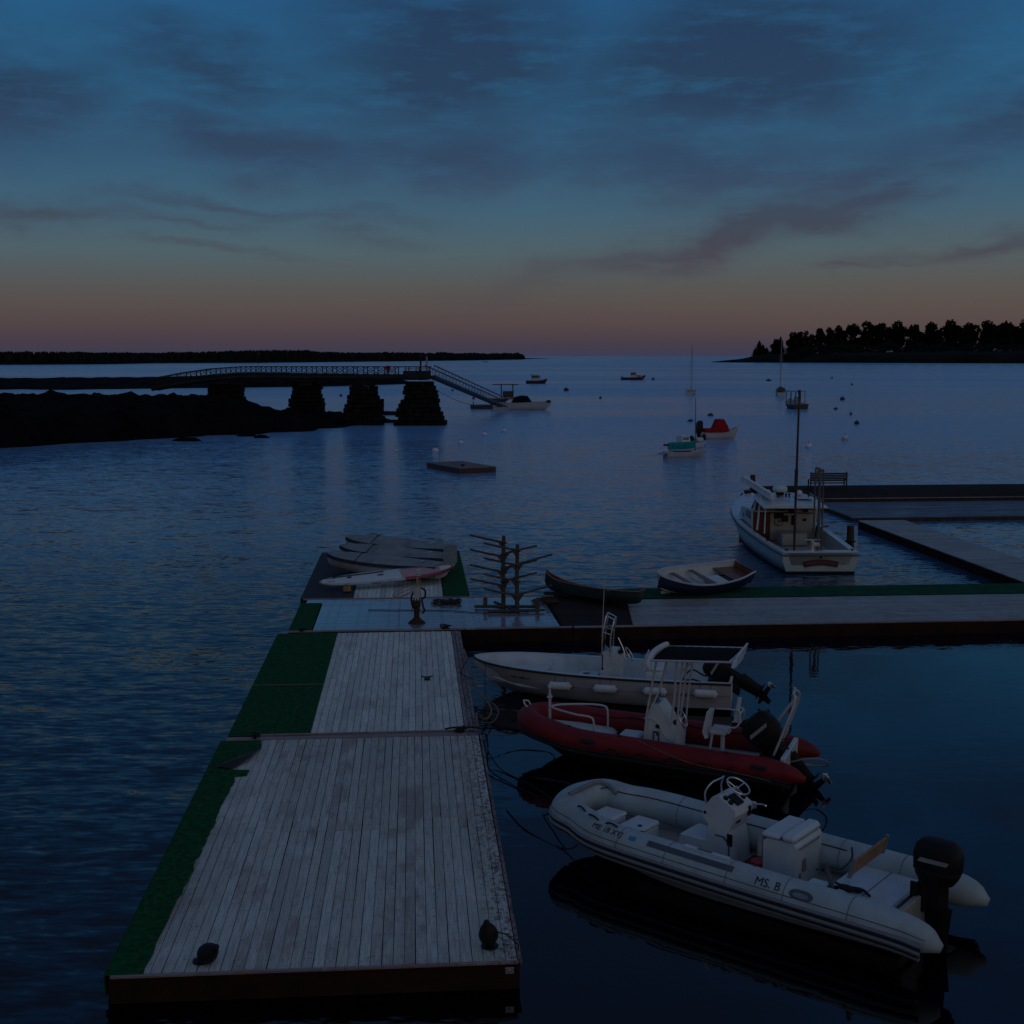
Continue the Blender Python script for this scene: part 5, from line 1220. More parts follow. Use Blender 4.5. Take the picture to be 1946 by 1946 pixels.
# interior
m_ = MB(); m_.cbox((5.55, -.15, .62), (1.2, 1.1, .52), .04); m_.build('engine_box', M['cream'], lb)
m_ = MB(); m_.cbox((6.50, .22, 1.48), (.12, .42, .22), .02); m_.build('electronics_screen', M['blk'], lb)
m_ = MB(); m_.cbox((6.50, -.05, 1.35), (.06, .30, .28), .02); m_.build('instrument_panel', M['blk'], lb)
m_ = MB(); m_.cbox((6.50, -.42, 1.28), (.06, .16, .44), .02); m_.build('fire_bottle', M['blk'], lb)
m_ = MB(); m_.cyl((6.50, -.92, 1.30), (6.46, -.92, 1.30), .07, 10); m_.build('gauge', M['blk'], lb)
m_ = MB(); m_.cyl((6.45, 1.2, 1.62), (6.45, -1.3, 1.60), .022, 6); m_.build('grab_bar', M['blk'], lb)
m_ = MB(); m_.cbox((6.42, .15, 1.80), (.3, .35, .16), .03); m_.cbox((6.42, -.35, 1.74), (.3, .28, .2), .03); m_.cbox((6.45, -.95, 1.9), (.06, .22, .5), .01); tag(m_.build('hung_gear', M['blk'], lb), kind='stuff')
wheel(lb, (6.35, .25, 1.25), R(90), .20, mt=M['blk'])
# steadying mast and hauling gantry at the stern
m_ = MB(); m_.tube([(.32, .96, .86), (.32, .95, 3.6), (.30, .93, 7.1)], [.045, .05, .035], 8); m_.cyl((.32, .96, 3.2), (.33, .95, 4.1), .07, 8); m_.cyl((.30, .93, 7.05), (.30, .93, 7.18), .06, 8); m_.build('steadying_mast', M['timber'], lb)
gz = MB()
gz.tube(crom([(.34, .20, .88), (.34, .20, 2.6), (.34, .19, 4.0), (.34, .14, 4.14), (.34, .04, 4.10)], 5), .035, 8)
gz.tube([(.34, .02, .88), (.34, .02, 4.12)], .06, 10)
gz.tube(crom([(.34, -.12, .88), (.34, -.12, 3.8), (.34, -.08, 4.02), (.34, .02, 4.08)], 5), .035, 8)
gz.cbox((.34, .06, 3.92), (.12, .12, .3), .02); gz.cyl((.34, .2, 1.6), (.34, .2, 1.75), .07, 8)
gz.build('hauling_gantry', M['alu'], lb)
m_ = MB(); m_.cyl((.34, .24, .88), (.34, .24, 1.28), .08, 10); m_.cbox((.34, .24, 1.30), (.10, .62, .05), .015); m_.cbox((.34, .10, 1.12), (.18, .3, .16), .03); m_.build('hauler', M['steel'], lb)
# name board on the transom
def arch(tx, ty, h):
    a = tx / 2.6; return (-.04 - h, -(2.6 + ty) * math.sin(a) - .02, .46 + (2.6 + ty) * math.cos(a) - 2.6)
m_ = MB(); top = [arch(tx, .115, 0) for tx in np.linspace(-.68, .68, 15)]; bot = [arch(tx, -.115, 0) for tx in np.linspace(.68, -.68, 15)]
front = top + bot; m_.loft([[(x + .03, y, z) for x, y, z in front], [(x - .012, y, z) for x, y, z in front]]); m_.build('name_board', M['sign_dark'], lb, smooth=0)
text_obj('lettering', 'SHEARWATER', .185, M['letter_red'], lb, lambda x, y, h: arch(x, y, .013 + h), depth=.006, spacing=1.05)
m_ = MB(); m_.ball((-.03, -.02, .66), .05, 8, 6); m_.build('stern_eye', M['blk'], lb)
for yy, sx_ in ((1.28, .2), (-1.3, .2)):
    m_ = MB(); m_.cyl((.2, yy, .88), (.2, yy, .96), .03, 8); m_.cyl((.2, yy - .1, .95), (.2, yy + .1, .95), .018, 6); m_.build('stern_cleat', M['blk'], lb)
m_ = MB(); m_.cyl((2.6, 1.55, .94), (2.6, 1.55, 1.0), .04, 8); m_.cyl((2.5, 1.55, 1.0), (2.7, 1.55, 1.0), .018, 6); m_.build('side_cleat', M['blk'], lb)
m_ = MB(); m_.tube([(6.0, -1.45, 1.0), (6.0, -1.85, 1.08)], .03, 6); m_.ball((6.0, -1.4, 1.08), .08, 8, 6); m_.build('side_roller', M['blk'], lb)
m_ = MB(); m_.cbox((14.5, 0, 1.62), (.9, .36, .06), .02); m_.build('bow_pulpit', M['gelcoat'], lb)
m_ = MB(); m_.tube(crom([(14.9, .25, 1.55), (14.7, .42, 1.3), (14.3, .44, 1.25), (14.1, .34, 1.5)], 4), .05, 6); m_.cbox((14.3, .1, 1.7), (.5, .3, .16), .04); m_.build('anchor', M['iron'], lb)
m_ = MB(); m_.cbox((0, 0, 0), (5.4, .22, .24), .03); m_.cbox((0, .12, -.1), (5.3, .10, .05), .01)
gp_ = m_.build('boarding_plank', M['gelcoat']); gp_.location = (11.10, 56.9, 2.60); gp_.rotation_euler = (R(14), R(-3), R(93))
tag(gp_, 'long pale plank lying along the left side of the lobster boat roof', 'plank')

# floats behind the lobster boat
ff = thing('floating_dock', 'dark float behind the lobster boat with a tall slatted bench on it', 'dock', (0, 0, .38), TH)
fu0 = 15.0 + 6.1 + .2; frame_mb(fu0, fu0 + 26, 70.2, 77.6, -.045, -.55).build('frame', M['timber'], ff)
for k in range(24):
    put_plank(ff, fu0 + 13, 70.3 + 7.2 / 24 * (k + .5), .285, 25.9, M['board_dark'], rot=math.pi / 2, var=k % 4)
put_plank(ff, fu0 + 13, 70.15, .12, 25.9, M['board_top'], rot=math.pi / 2, z=.03)
ff2 = thing('floating_dock', 'low wet float between the lobster boat and the bench float', 'dock', (0, 0, .22), TH)
frame_mb(fu0 + 1.2, fu0 + 26, 63.0, 69.9, -.045, -.45).build('frame', M['timber'], ff2)
for k in range(24):
    put_plank(ff2, fu0 + 13.6, 63.05 + 6.8 / 24 * (k + .5), .27, 24.7, M['board_navy'], rot=math.pi / 2, var=k % 4)
finger = thing('floating_dock', 'short finger float reaching out along the right side of the lobster boat', 'dock', (0, 0, DZ), TH)
frame_mb(21.9, 24.3, 43.2, 60.5).build('frame', M['fascia'], finger)
for k in range(60):
    put_plank(finger, 23.1, 43.3 + .287 * (k + .5), .275, 2.36, M['board_cross'], rot=math.pi / 2, var=k % 4)
def piling(loc, r, h, label):
    p_ = thing('piling', label, 'piling', loc)
    m_ = MB(); m_.tube([(0, 0, -.8), (.01, 0, h * .5), (0, .01, h)], [r * 1.08, r, r * .95], 12); m_.build('pile', M['timber'], p_)
    m_ = MB(); m_.ring(r * 1.3, .03, 16, 6, T(0, 0, .25)); m_.build('pile_hoop', M['iron'], p_)
piling((14.98, 78.2, 0), .16, 1.15, 'dark piling at the left corner of the float behind the lobster boat')
piling((15.15, 56.0, 0), .17, .95, 'short dark piling to the right of the lobster boat')
bn_ = thing('bench', 'slatted bench seen from behind on the dark float beyond the lobster boat', 'bench', (19.3, 76.6, .38), TH)
for x in (-1.12, 1.12):
    m_ = MB(); m_.cbox((x, 0, .55), (.07, .07, 1.1), .01); m_.cbox((x, .45, .3), (.07, .07, .6), .01); m_.cbox((x, .22, .6), (.06, .5, .05), .01); m_.build('bench_frame', M['timber'], bn_)
for k in range(5):
    m_ = MB(); m_.cbox((0, -.02, .58 + k * .105), (2.2, .03, .085), .006); m_.build('back_slat', M['board_dark'], bn_)
for k in range(3):
    m_ = MB(); m_.cbox((0, .12 + k * .13, .40), (2.2, .11, .03), .006); m_.build('seat_slat', M['board_dark'], bn_)

# ---------------------------------------------------------------- swim float
sf_ = thing('swim_float', 'low wooden swim float adrift alone in open water', 'raft', (-3.85, 94.4, 0), R(118))
SW, SL = 3.0, 5.8
m_ = MB(); m_.cbox((0, 0, .16), (SL, SW, .42), .03); m_.build('frame', M['hull_red'], sf_)
for k in range(22):
    m_ = MB(); m_.cbox((-SL / 2 + SL / 22 * (k + .5), 0, .39), (SL / 22 - .02, SW + .04, .04), .004); m_.build('plank', M['board_raft'], sf_)
m_ = MB(); m_.cbox((-1.2, .4, .48), (.3, .2, .12), .03); m_.build('mooring_ring', M['iron'], sf_)

# ---------------------------------------------------------------- mooring buoys
def buoy(px, py, d, kind, label):
    c = at(px, py, 0.0)
    o = MB()
    if kind != 'w': d *= .72
    if kind == 'w':
        o.ball((0, 0, d * .22), d / 2, 14, 10); ob = o.build('mooring_buoy', M['buoy_w'])
        o2 = MB(); o2.ring(d * .47, d * .03, 20, 6, T(0, 0, d * .12)); o2.build('waterline_stain', M['buoy_d'], ob)
        o2 = MB(); o2.cyl((0, 0, d * .66), (0, 0, d * .84), d * .05, 8); o2.ring(d * .09, d * .025, 12, 6, T(0, 0, d * .88) @ RX(R(90))); o2.build('pickup_ring', M['iron'], ob)
    elif kind == 'd':
        o.ball((0, 0, d * .18), d / 2, 12, 8); ob = o.build('mooring_buoy', M['buoy_d'])
        o2 = MB(); o2.cyl((0, 0, d * .6), (0, 0, d * .85), d * .05, 6); o2.build('pickup_ring', M['iron'], ob)
    else:
        o.tube([(-d * .7, 0, .05), (-d * .3, 0, d * .2), (d * .3, 0, d * .2), (d * .7, 0, .05)], [d * .12, d * .3, d * .3, d * .1], 10); ob = o.build('mooring_buoy', M['buoy_d'])
        o2 = MB(); o2.cyl((0, 0, d * .3), (d * .1, 0, d * .9), d * .04, 6); o2.build('pickup_ring', M['iron'], ob)
    ob.location = c; ob.rotation_euler = (R(rnd.uniform(-8, 8)), R(rnd.uniform(-12, 12)), R(rnd.uniform(0, 360)))
    tag(ob, label, 'buoy', 'mooring buoys')
for a in [(827, 860, .62, 'w', 'white ball buoy just behind the left corner of the swim float'), (876, 844, .52, 'w', 'second white ball buoy out from the swim float'),
          (921, 828, .52, 'w', 'third white ball buoy in the line leading out from the swim float'), (958, 821, .52, 'w', 'farthest white ball buoy in the line leading out from the swim float'),
          (753, 858, .28, 'w', 'tiny pale float alone to the left of the white ball buoys'), (1076, 743, 1.7, 'd', 'large dark round buoy with a pale reflection between the two distant motor boats'),
          (1141, 757, .8, 'd', 'small dark buoy to the right of the large dark round one'), (860, 743, .8, 'd', 'small dark buoy just above the gangway foot'),
          (900, 758, .8, 'd', 'small dark buoy beneath the middle of the gangway'), (1241, 722, 1.6, 'd', 'dark buoy just right of the farther motor boat'),
          (1537, 851, .62, 'w', 'white ball buoy above the lobster boat roof, left of two near the right edge'), (1605, 836, .70, 'w', 'white ball buoy farthest right above the bench float'),
          (1601, 760, 1.3, 'd', 'dark buoy right of the framed work boat'), (1588, 778, .9, 'l', 'flat dark buoy below the round one right of the work boat'),
          (1617, 788, .9, 'l', 'flat dark buoy at the right below the round buoy'), (1619, 732, 1.4, 'l', 'low dark buoy near the right, below the headland'),
          (1581, 719, 1.4, 'l', 'farthest low dark buoy in front of the headland trees'), (1628, 806, .9, 'd', 'small dark buoy rightmost above the bench float'),
          (1312, 801, .8, 'l', 'flat dark buoy left above the teal-covered sailboat'), (1350, 790, 1.0, 'l', 'flat dark buoy above the red-canopied boat'),
          (648, 753, .9, 'd', 'dark bird-like float seen between two stone piers'), (1461, 724, 1.8, 'l', 'dark double float between the two distant sailboats')]:
    buoy(*a)

# ---------------------------------------------------------------- distant boats
def simple_hull(L, B, hs, hb, name, mt, parent, deck=None):
    h = L / 2
    A_ = crom([(-h, B * .40, hs, B * .34, .02, -.2), (-h * .3, B * .5, hs * .96, B * .42, .0, -.3), (h * .3, B * .46, hs * 1.05, B * .34, .05, -.3), (h * .75, B * .24, (hs + hb) / 2, B * .12, .2, -.1), (h, .03, hb, .01, hb * .8, hb * .6)], 5)
    hull_mesh(A_, .03).build('hull', mt, parent, smooth=60)
    m_ = MB(); m_.loft([[(x, y * bs * .98, zs - .02) for y in np.linspace(-1, 1, 5)] for x, bs, zs, *_ in A_], closed=False, caps=False); m_.build('deck', deck or M['deckgrey'], parent)
    m_ = MB(); m_.tube(bow_path(A_, 0, .01), .05, 5); m_.build('gunwale', M['hull_cream'], parent)
    return A_
def cabin(parent, x0, x1, w0, z0, z1, mt, rake=.25, roof_over=.3, roofmt=None):
    m_ = MB(); m_.loft([[(x, y, z) for x, y in ((a, -w_), (b_, -w_), (b_, w_), (a, w_))] for z, a, b_, w_ in ((z0, x0, x1 + rake, w0), (z1, x0, x1 - rake, w0 * .88))]); m_.build('cabin', mt, parent)
    zc = (z0 + z1) / 2 + (z1 - z0) * .18; hh = (z1 - z0) * .36
    for sg in (1, -1):
        n = 3
        for k in range(n):
            a = x0 + .15 + (x1 - x0 - .3) / n * k; b_ = a + (x1 - x0 - .3) / n - .10
            m_ = MB(); m_.cbox(((a + b_) / 2, sg * (w0 * .955), zc), (b_ - a, .06, hh), .01); m_.build('window', M['glass'], parent)
    m_ = MB(); m_.cbox((x1 - .0, 0, zc), (.10, w0 * 1.5, hh), .01); m_.build('windshield', M['glass'], parent)
    m_ = MB(); m_.cbox(((x0 + x1) / 2 - roof_over * .5, 0, z1 + .04), (x1 - x0 + roof_over, w0 * 2.05, .09), .03); m_.build('cabin_roof', roofmt or mt, parent)
def boat_at(name, label, px, py, rz, cat='boat', group=None):
    return thing(name, label, cat, at(px, py, 0), R(rz), group)

b1 = boat_at('motor_boat', 'distant motor boat with dark hull and pale high cabin, its bow to the right', 1020, 729, -12)
simple_hull(6.4, 2.5, .95, 1.7, 'hull', M['hull_dark'], b1, M['hull_cream'])
cabin(b1, -1.4, .9, 1.0, .9, 2.6, M['hull_cream']); m_ = MB(); m_.cyl((-1.5, .9, .9), (-1.5, .9, 2.6), .06, 6); m_.cyl((-1.5, -.9, .9), (-1.5, -.9, 2.6), .06, 6); m_.cbox((-1.6, 0, 2.68), (1.0, 2.0, .1), .03); tag(m_.build('aft_canopy', M['blk'], b1), kind='stuff')
b2 = boat_at('motor_boat', 'distant low motor boat with dark hull and small cabin, farthest from the docks', 1203, 722, -6)
simple_hull(8.6, 3.0, .95, 1.9, 'hull', M['hull_red'], b2, M['hull_cream'])
cabin(b2, -.9, 1.1, 1.1, .9, 2.7, M['hull_cream']); cabin(b2, 1.1, 3.0, .9, .9, 1.6, M['hull_cream'], roof_over=0)
m_ = MB(); m_.cbox((-3.9, 0, 1.0), (.5, 1.6, .5), .06); m_.build('outboard_motor', M['blk'], b2)
# work boat with open frame, from astern
b3 = boat_at('work_boat', 'distant work boat seen from astern with open canopy frame on posts', 1511, 776, 92)
simple_hull(7.5, 3.0, .8, 1.5, 'hull', M['hull_dark'], b3)
m_ = MB()
for x in (-1.5, 1.2):
    for y in (-1.2, -.4, .4, 1.2): m_.cyl((x, y, .8), (x, y * .95, 2.7), .05, 6)
m_.build('canopy_frame', M['blk'], b3)
m_ = MB(); m_.cbox((-.1, 0, 2.78), (3.2, 2.7, .14), .04); m_.build('canopy_roof', M['deckgrey'], b3)
m_ = MB(); m_.cbox((-3.6, .4, 1.1), (.4, .5, 1.0), .1); m_.build('outboard_motor', M['house_w'], b3)
m_ = MB(); m_.cbox((.4, -.3, 1.3), (.5, .7, 1.1), .05); m_.build('console', M['house_w'], b3)

def sailboat(px, py, label, L, mast, hullmt, rz, deck=None):
    s_ = boat_at('sailboat', label, px, py, rz)
    simple_hull(L, L * .33, .8, 1.1, 'hull', hullmt, s_, deck)
    m_ = MB(); m_.cbox((L * .05, 0, 1.0), (L * .36, L * .18, .4), .1); m_.build('coach_roof', hullmt if deck is None else deck, s_)
    m_ = MB(); m_.tube([(L * .1, 0, .8), (L * .1, 0, mast)], [.07, .045], 8); m_.build('mast', M['mast'], s_)
    m_ = MB(); m_.cyl((L * .1, 0, 1.6), (-L * .32, 0, 1.65), .07, 8); m_.build('boom', M['mast'], s_)
    m_ = MB()
    for a in ((L * .48, 0, 1.1), (-L * .45, 0, .9), (L * .08, L * .15, .9), (L * .08, -L * .15, .9)): m_.cyl(a, (L * .1, 0, mast * .96), .014, 4)
    m_.cyl((L * .1, L * .08, mast * .62), (L * .1, -L * .08, mast * .62), .03, 5)
    m_.build('rigging', M['mast'], s_)
    return s_
s1 = sailboat(1313, 750, 'distant sailboat with dark hull and the tallest mast, anchored at centre right', 6.6, 11.2, M['hull_cream'], 75)
s2 = sailboat(1483, 752, 'distant sailboat with a green cover, moored in front of the headland', 6.6, 12.2, M['hull_cream'], 82)
m_ = MB(); m_.loft([[(x, .95 * y, 1.0 + zz) for y, zz in ((-1, 0), (-.8, .6), (0, 1.0), (.8, .6), (1, 0))] for x in (-2.6, -1.0, .6)]); m_.build('boom_tent', M['green_boat'], s2)

# daysailer with teal sail cover
ds = boat_at('daysailer', 'white daysailer with its boom wrapped in a teal sail cover', 1302, 868, 18)
simple_hull(4.6, 1.7, .50, .78, 'hull', M['hull_cream'], ds, M['gelcoat'])
m_ = MB(); m_.loft([[(x, y, .52) for x, y in ((-1.3, -.4), (.5, -.5), (.5, .5), (-1.3, .4))], [(x, y, .60) for x, y in ((-1.3, -.42), (.55, -.52), (.55, .52), (-1.3, .42))]]); m_.build('cockpit_well', M['redbrown'], ds)
m_ = MB(); m_.tube([(1.15, 0, .5), (1.15, 0, 3.0), (1.12, 0, 5.9)], [.055, .05, .035], 8); m_.build('mast', M['mast_wood'], ds)
m_ = MB(); m_.loft([[(x, y * w_ * .5, z - s * (1 if y == 0 else .7)) for y, s in ((-1, 0), (-.9, .35), (0, .62), (.9, .35), (1, 0), (0, -.12))] for x, w_, z in ((1.15, .30, 1.50), (.4, .34, 1.42), (-.6, .34, 1.38), (-1.5, .28, 1.38), (-2.0, .12, 1.34))]); m_.build('sail_cover', M['canvas_teal'], ds)
m_ = MB(); m_.cyl((-1.9, 0, 1.22), (-2.5, 0, 1.24), .11, 8); m_.build('boom_end', M['hull_dark'], ds)
m_ = MB(); m_.cyl((-1.75, .1, .5), (-1.8, 0, 1.25), .035, 6); m_.cyl((-1.75, -.1, .5), (-1.8, 0, 1.25), .035, 6); m_.build('boom_crutch', M['mast'], ds)
m_ = MB(); m_.loft([[(x, y, z) for x, y, z in ((-2.3, -.55, .50), (-3.0, -.5, .38), (-3.0, .5, .38), (-2.3, .55, .50))], [(x, y, z) for x, y, z in ((-2.3, -.55, .40), (-3.0, -.5, .30), (-3.0, .5, .30), (-2.3, .55, .40))]]); m_.build('stern_step', M['deckgrey'], ds)
m_ = MB(); m_.cyl((2.3, 0, .75), (2.3, 0, 1.2), .03, 6); m_.build('bow_post', M['mast'], ds)
# motor boat partly behind it
mb2 = boat_at('motor_boat', 'small white motor boat with black outboard partly hidden behind the teal sail cover', 1309, 852, 24)
simple_hull(4.4, 1.8, .62, .85, 'hull', M['gelcoat'], mb2, M['gelcoat'])
cabin(mb2, -1.3, -.2, .65, .6, 1.35, M['gelcoat'], rake=.1, roof_over=0)
m_ = MB(); m_.ball((.35, .0, 1.0), .34, 10, 8, sc=(1, .8, 1.2)); m_.build('outboard_cowl', M['blk'], mb2)
m_ = MB(); m_.cbox((1.3, 0, .95), (.8, 1.0, .4), .08); m_.build('seat_box', M['vinyl'], mb2)
m_ = MB(); m_.ball((2.1, .1, 1.15), .28, 8, 6, sc=(1, .8, 1.6)); m_.build('fender', M['blk'], mb2)
# boat with red canopy
rc = boat_at('motor_boat', 'white motor boat with a bright red canvas canopy and large black outboard', 1366, 834, 8)
simple_hull(5.0, 2.0, .78, 1.55, 'hull', M['hull_cream'], rc, M['hull_cream'])
m_ = MB(); m_.loft([[(x, y * w_, z) for x, y in ((a, -1), (b_, -1), (b_, 1), (a, 1))] for z, a, b_, w_ in ((.85, -1.2, 1.2, .85), (1.5, -.75, 1.0, .8), (2.35, -.45, .55, .62), (2.42, -.35, .45, .5))]); m_.build('canvas_canopy', M['canvas_red'], rc, smooth=50)
m_ = MB(); m_.cbox((-1.5, 0, 1.05), (1.1, 1.4, .5), .1); m_.build('aft_cover', M['canvas_red'], rc)
m_ = MB(); m_.loft([[(x, y, z) for x, y in ((a, -w_), (b_, -w_), (b_, w_), (a, w_))] for z, a, b_, w_ in ((-.3, -2.75, -2.45, .1), (.7, -2.95, -2.4, .22), (1.2, -3.1, -2.2, .3), (2.0, -2.95, -2.2, .28), (2.25, -2.7, -2.3, .15))]); m_.build('outboard_motor', M['blk'], rc, smooth=50)
m_ = MB(); m_.cyl((2.3, 0, 1.45), (2.9, 0, 1.75), .05, 6); m_.build('bow_sprit', M['hull_cream'], rc)

for q in (ds, mb2, rc): q.scale = (.8, .8, .84)
# boats and float at the gangway foot
fl = boat_at('floating_dock', 'dark float at the foot of the gangway', 950, 776, 4, cat='dock')
m_ = MB(); m_.cbox((0, 0, .25), (9.5, 4.5, .6), .05); m_.build('float_deck', M['timber'], fl)
for x in (-4.4, -1.4, 1.6, 4.4):
    m_ = MB(); m_.cyl((x, -2.1, .5), (x, -2.1, 1.15), .09, 6); m_.build('float_post', M['timber'], fl)
mb3 = boat_at('motor_cruiser', 'long pale open cruiser with a black canvas hood moored at the gangway float', 992, 779, 2)
A_ = simple_hull(9.2, 2.9, 1.15, 1.45, 'hull', M['hull_cream'], mb3, M['deckgrey'])
m_ = MB(); m_.loft([[(x, y * 1.1, z) for y, z in ((-1, 1.2), (-.85, 1.2 + zz * .85), (0, 1.2 + zz), (.85, 1.2 + zz * .85), (1, 1.2))] for x, zz in ((-1.7, .15), (-1.2, .85), (-.1, 1.1), (.9, 1.0), (1.5, .15))]); m_.build('canvas_hood', M['canvas'], mb3, smooth=60)
m_ = MB(); m_.loft([[(x, y * .9, z) for y, z in ((-1, 1.15), (-.7, 1.15 + zz), (.7, 1.15 + zz), (1, 1.15))] for x, zz in ((-2.6, .15), (-2.0, .5), (-.9, .55), (-.3, .2))]); m_.build('windshield', M['sup_white'], mb3, smooth=60)
m_ = MB(); m_.cbox((4.2, 0, 1.35), (.6, 1.6, .35), .08); m_.build('bow_cushion', M['blk'], mb3)
mb4 = boat_at('work_boat', 'dark boat with a flat canopy on posts behind the pale cruiser at the float', 962, 766, 5)
simple_hull(6.0, 2.3, .9, 1.3, 'hull', M['hull_dark'], mb4)
m_ = MB(); m_.cbox((-.1, 0, 3.35), (4.6, 2.0, .12), .03); m_.build('canopy_roof', M['timber'], mb4)
for x in (-.9, 1.2):
    for y in (-.8, .8):
        m_ = MB(); m_.cyl((x, y, .9), (x, y, 3.3), .06, 6); m_.build('canopy_post', M['timber'], mb4)
m_ = MB(); m_.cbox((.3, 0, 1.6), (1.8, 1.6, 1.1), .1); m_.build('console', M['hull_dark'], mb4)
skiff = boat_at('rowing_boat', 'tiny dark skiff far out towards the low island', 922, 688, 5); m_ = MB(); m_.loft([[(x, y * w_, z) for y, z in ((-1, .7), (-.7, .0), (.7, .0), (1, .7))] for x, w_ in ((-4.2, .9), (0, 1.2), (4.4, .1))]); m_.build('hull', M['hull_dark'], skiff)
# ---------------------------------------------------------------- ledges, granite piers, footbridge, gangway
def ledge(name, label, outline, hmax, mt, seed=0, cell=1.2, skirt=3.0, hfun=None):
    "rock mass inside a ground outline (x, y) list"
    P = np.array(outline); x0, y0 = P.min(0) - 1; x1, y1 = P.max(0) + 1
    nx, ny = int((x1 - x0) / cell) + 2, int((y1 - y0) / cell) + 2
    xs = np.linspace(x0, x1, nx); ys_ = np.linspace(y0, y1, ny)
    def sd(x, y):
        ins = False; dm = 1e9; n = len(P)
        for i in range(n):
            a = P[i]; b = P[(i + 1) % n]
            if (a[1] > y) != (b[1] > y) and x < (b[0] - a[0]) * (y - a[1]) / (b[1] - a[1]) + a[0]: ins = not ins
            ab = b - a; t = max(0, min(1, ((x - a[0]) * ab[0] + (y - a[1]) * ab[1]) / (ab @ ab))); d = math.hypot(x - a[0] - t * ab[0], y - a[1] - t * ab[1]); dm = min(dm, d)
        return dm if ins else -dm
    vs = []; hs = np.zeros((ny, nx))
    for j, y in enumerate(ys_):
        for i, x in enumerate(xs):
            d = sd(x, y); n1 = noise.noise((x * .18 + seed, y * .18, 0)); n2 = noise.noise((x * .55, y * .55 + seed, 3)); n3 = noise.noise((x * 1.3, y * 1.3, seed))
            d += n1 * 2.2 + n2 * .9
            h_ = (hfun(x, y) if hfun else hmax) * (1 - math.exp(-max(0, d) / skirt)) if d > 0 else d * .35
            if d > 0: h_ += (n2 * .7 + n3 * .55 + .35 * abs(noise.noise((x * 2.3, y * 2.3, seed)))) * min(1, d / 2) * min(1.0, hmax * .5)
            hs[j, i] = h_; vs.append((x, y, max(-1.2, h_)))
    fs = []
    for j in range(ny - 1):
        for i in range(nx - 1):
            if max(hs[j, i], hs[j + 1, i], hs[j, i + 1], hs[j + 1, i + 1]) > -1.0:
                fs.append((j * nx + i, j * nx + i + 1, (j + 1) * nx + i + 1, (j + 1) * nx + i))
    m_ = MB(); m_.add(vs, fs); o = m_.build(name, mt, smooth=0); tag(o, label, kind='structure'); return o
def g(px, py): p = at(px, py, 0); return (p.x, p.y)
near_out = [(-95, 100), (-60, 104), g(335, 832), g(420, 826), g(500, 824), g(600, 818), g(650, 811), g(700, 808), g(745, 797), (-17.5, 170), (-24, 172), (-33, 168), (-45, 178), (-60, 176), (-95, 170)]
def hn(x, y):
    px = 973 + FPX * x / y
    return float(np.interp(px, [200, 330, 440, 470, 520, 600, 640, 700, 745], [3.2, 3.0, 3.2, 2.6, 1.5, 1.2, .9, .7, .3]))
ledge('rock_ledge', 'black rock ledge under the footbridge', near_out, 4.0, M['rock'], 1, .8, 1.8, hn)
far_out = [g(-80, 741), g(120, 741), g(330, 738), g(500, 736), g(640, 734), g(770, 730), g(775, 726), g(700, 722), g(560, 718), g(240, 720), g(-80, 722)]
ledge('rock_ledge', 'low black ledge farther out behind the stone piers', far_out, 2.2, M['rock'], 5, 3.0, 5.0, lambda x, y: float(np.interp(973 + FPX * x / y, [260, 390, 450], [.5, .9, 2.2])))
for k, (px, py, rx, ry, hh) in enumerate(((735, 787, 4.2, 3.5, .45), (730, 802, 3.6, 2.2, .35), (748, 803, .8, .6, .2), (757, 806, 1.2, .5, .12), (497, 832, .9, .7, .35), (470, 829, 1.2, .7, .3), (356, 838, 1.6, .8, .4))):
    c = at(px, py, 0); m_ = MB(T(c.x, c.y, -.15)); m_.ball((0, 0, 0), 1, 12, 6, sc=(rx, ry, hh + .15))
    m_.v = [(x + .3 * noise.noise((x * .7, y * .7, z)), y, z + .25 * hh * noise.noise((x * .9, y, 2))) for x, y, z in m_.v]
    tag(m_.build('rock', M['rock'], smooth=0), ['flat rock beside the foot of the middle stone pier', 'low rock in front of the middle stone pier', 'tiny rock between the two right-hand stone piers', 'thin awash rock left of the last stone pier', 'small round rock off the near side of the ledge', 'little rock close in against the near side of the ledge', 'dark rock at the left end of the near shoreline'][k], 'rock')

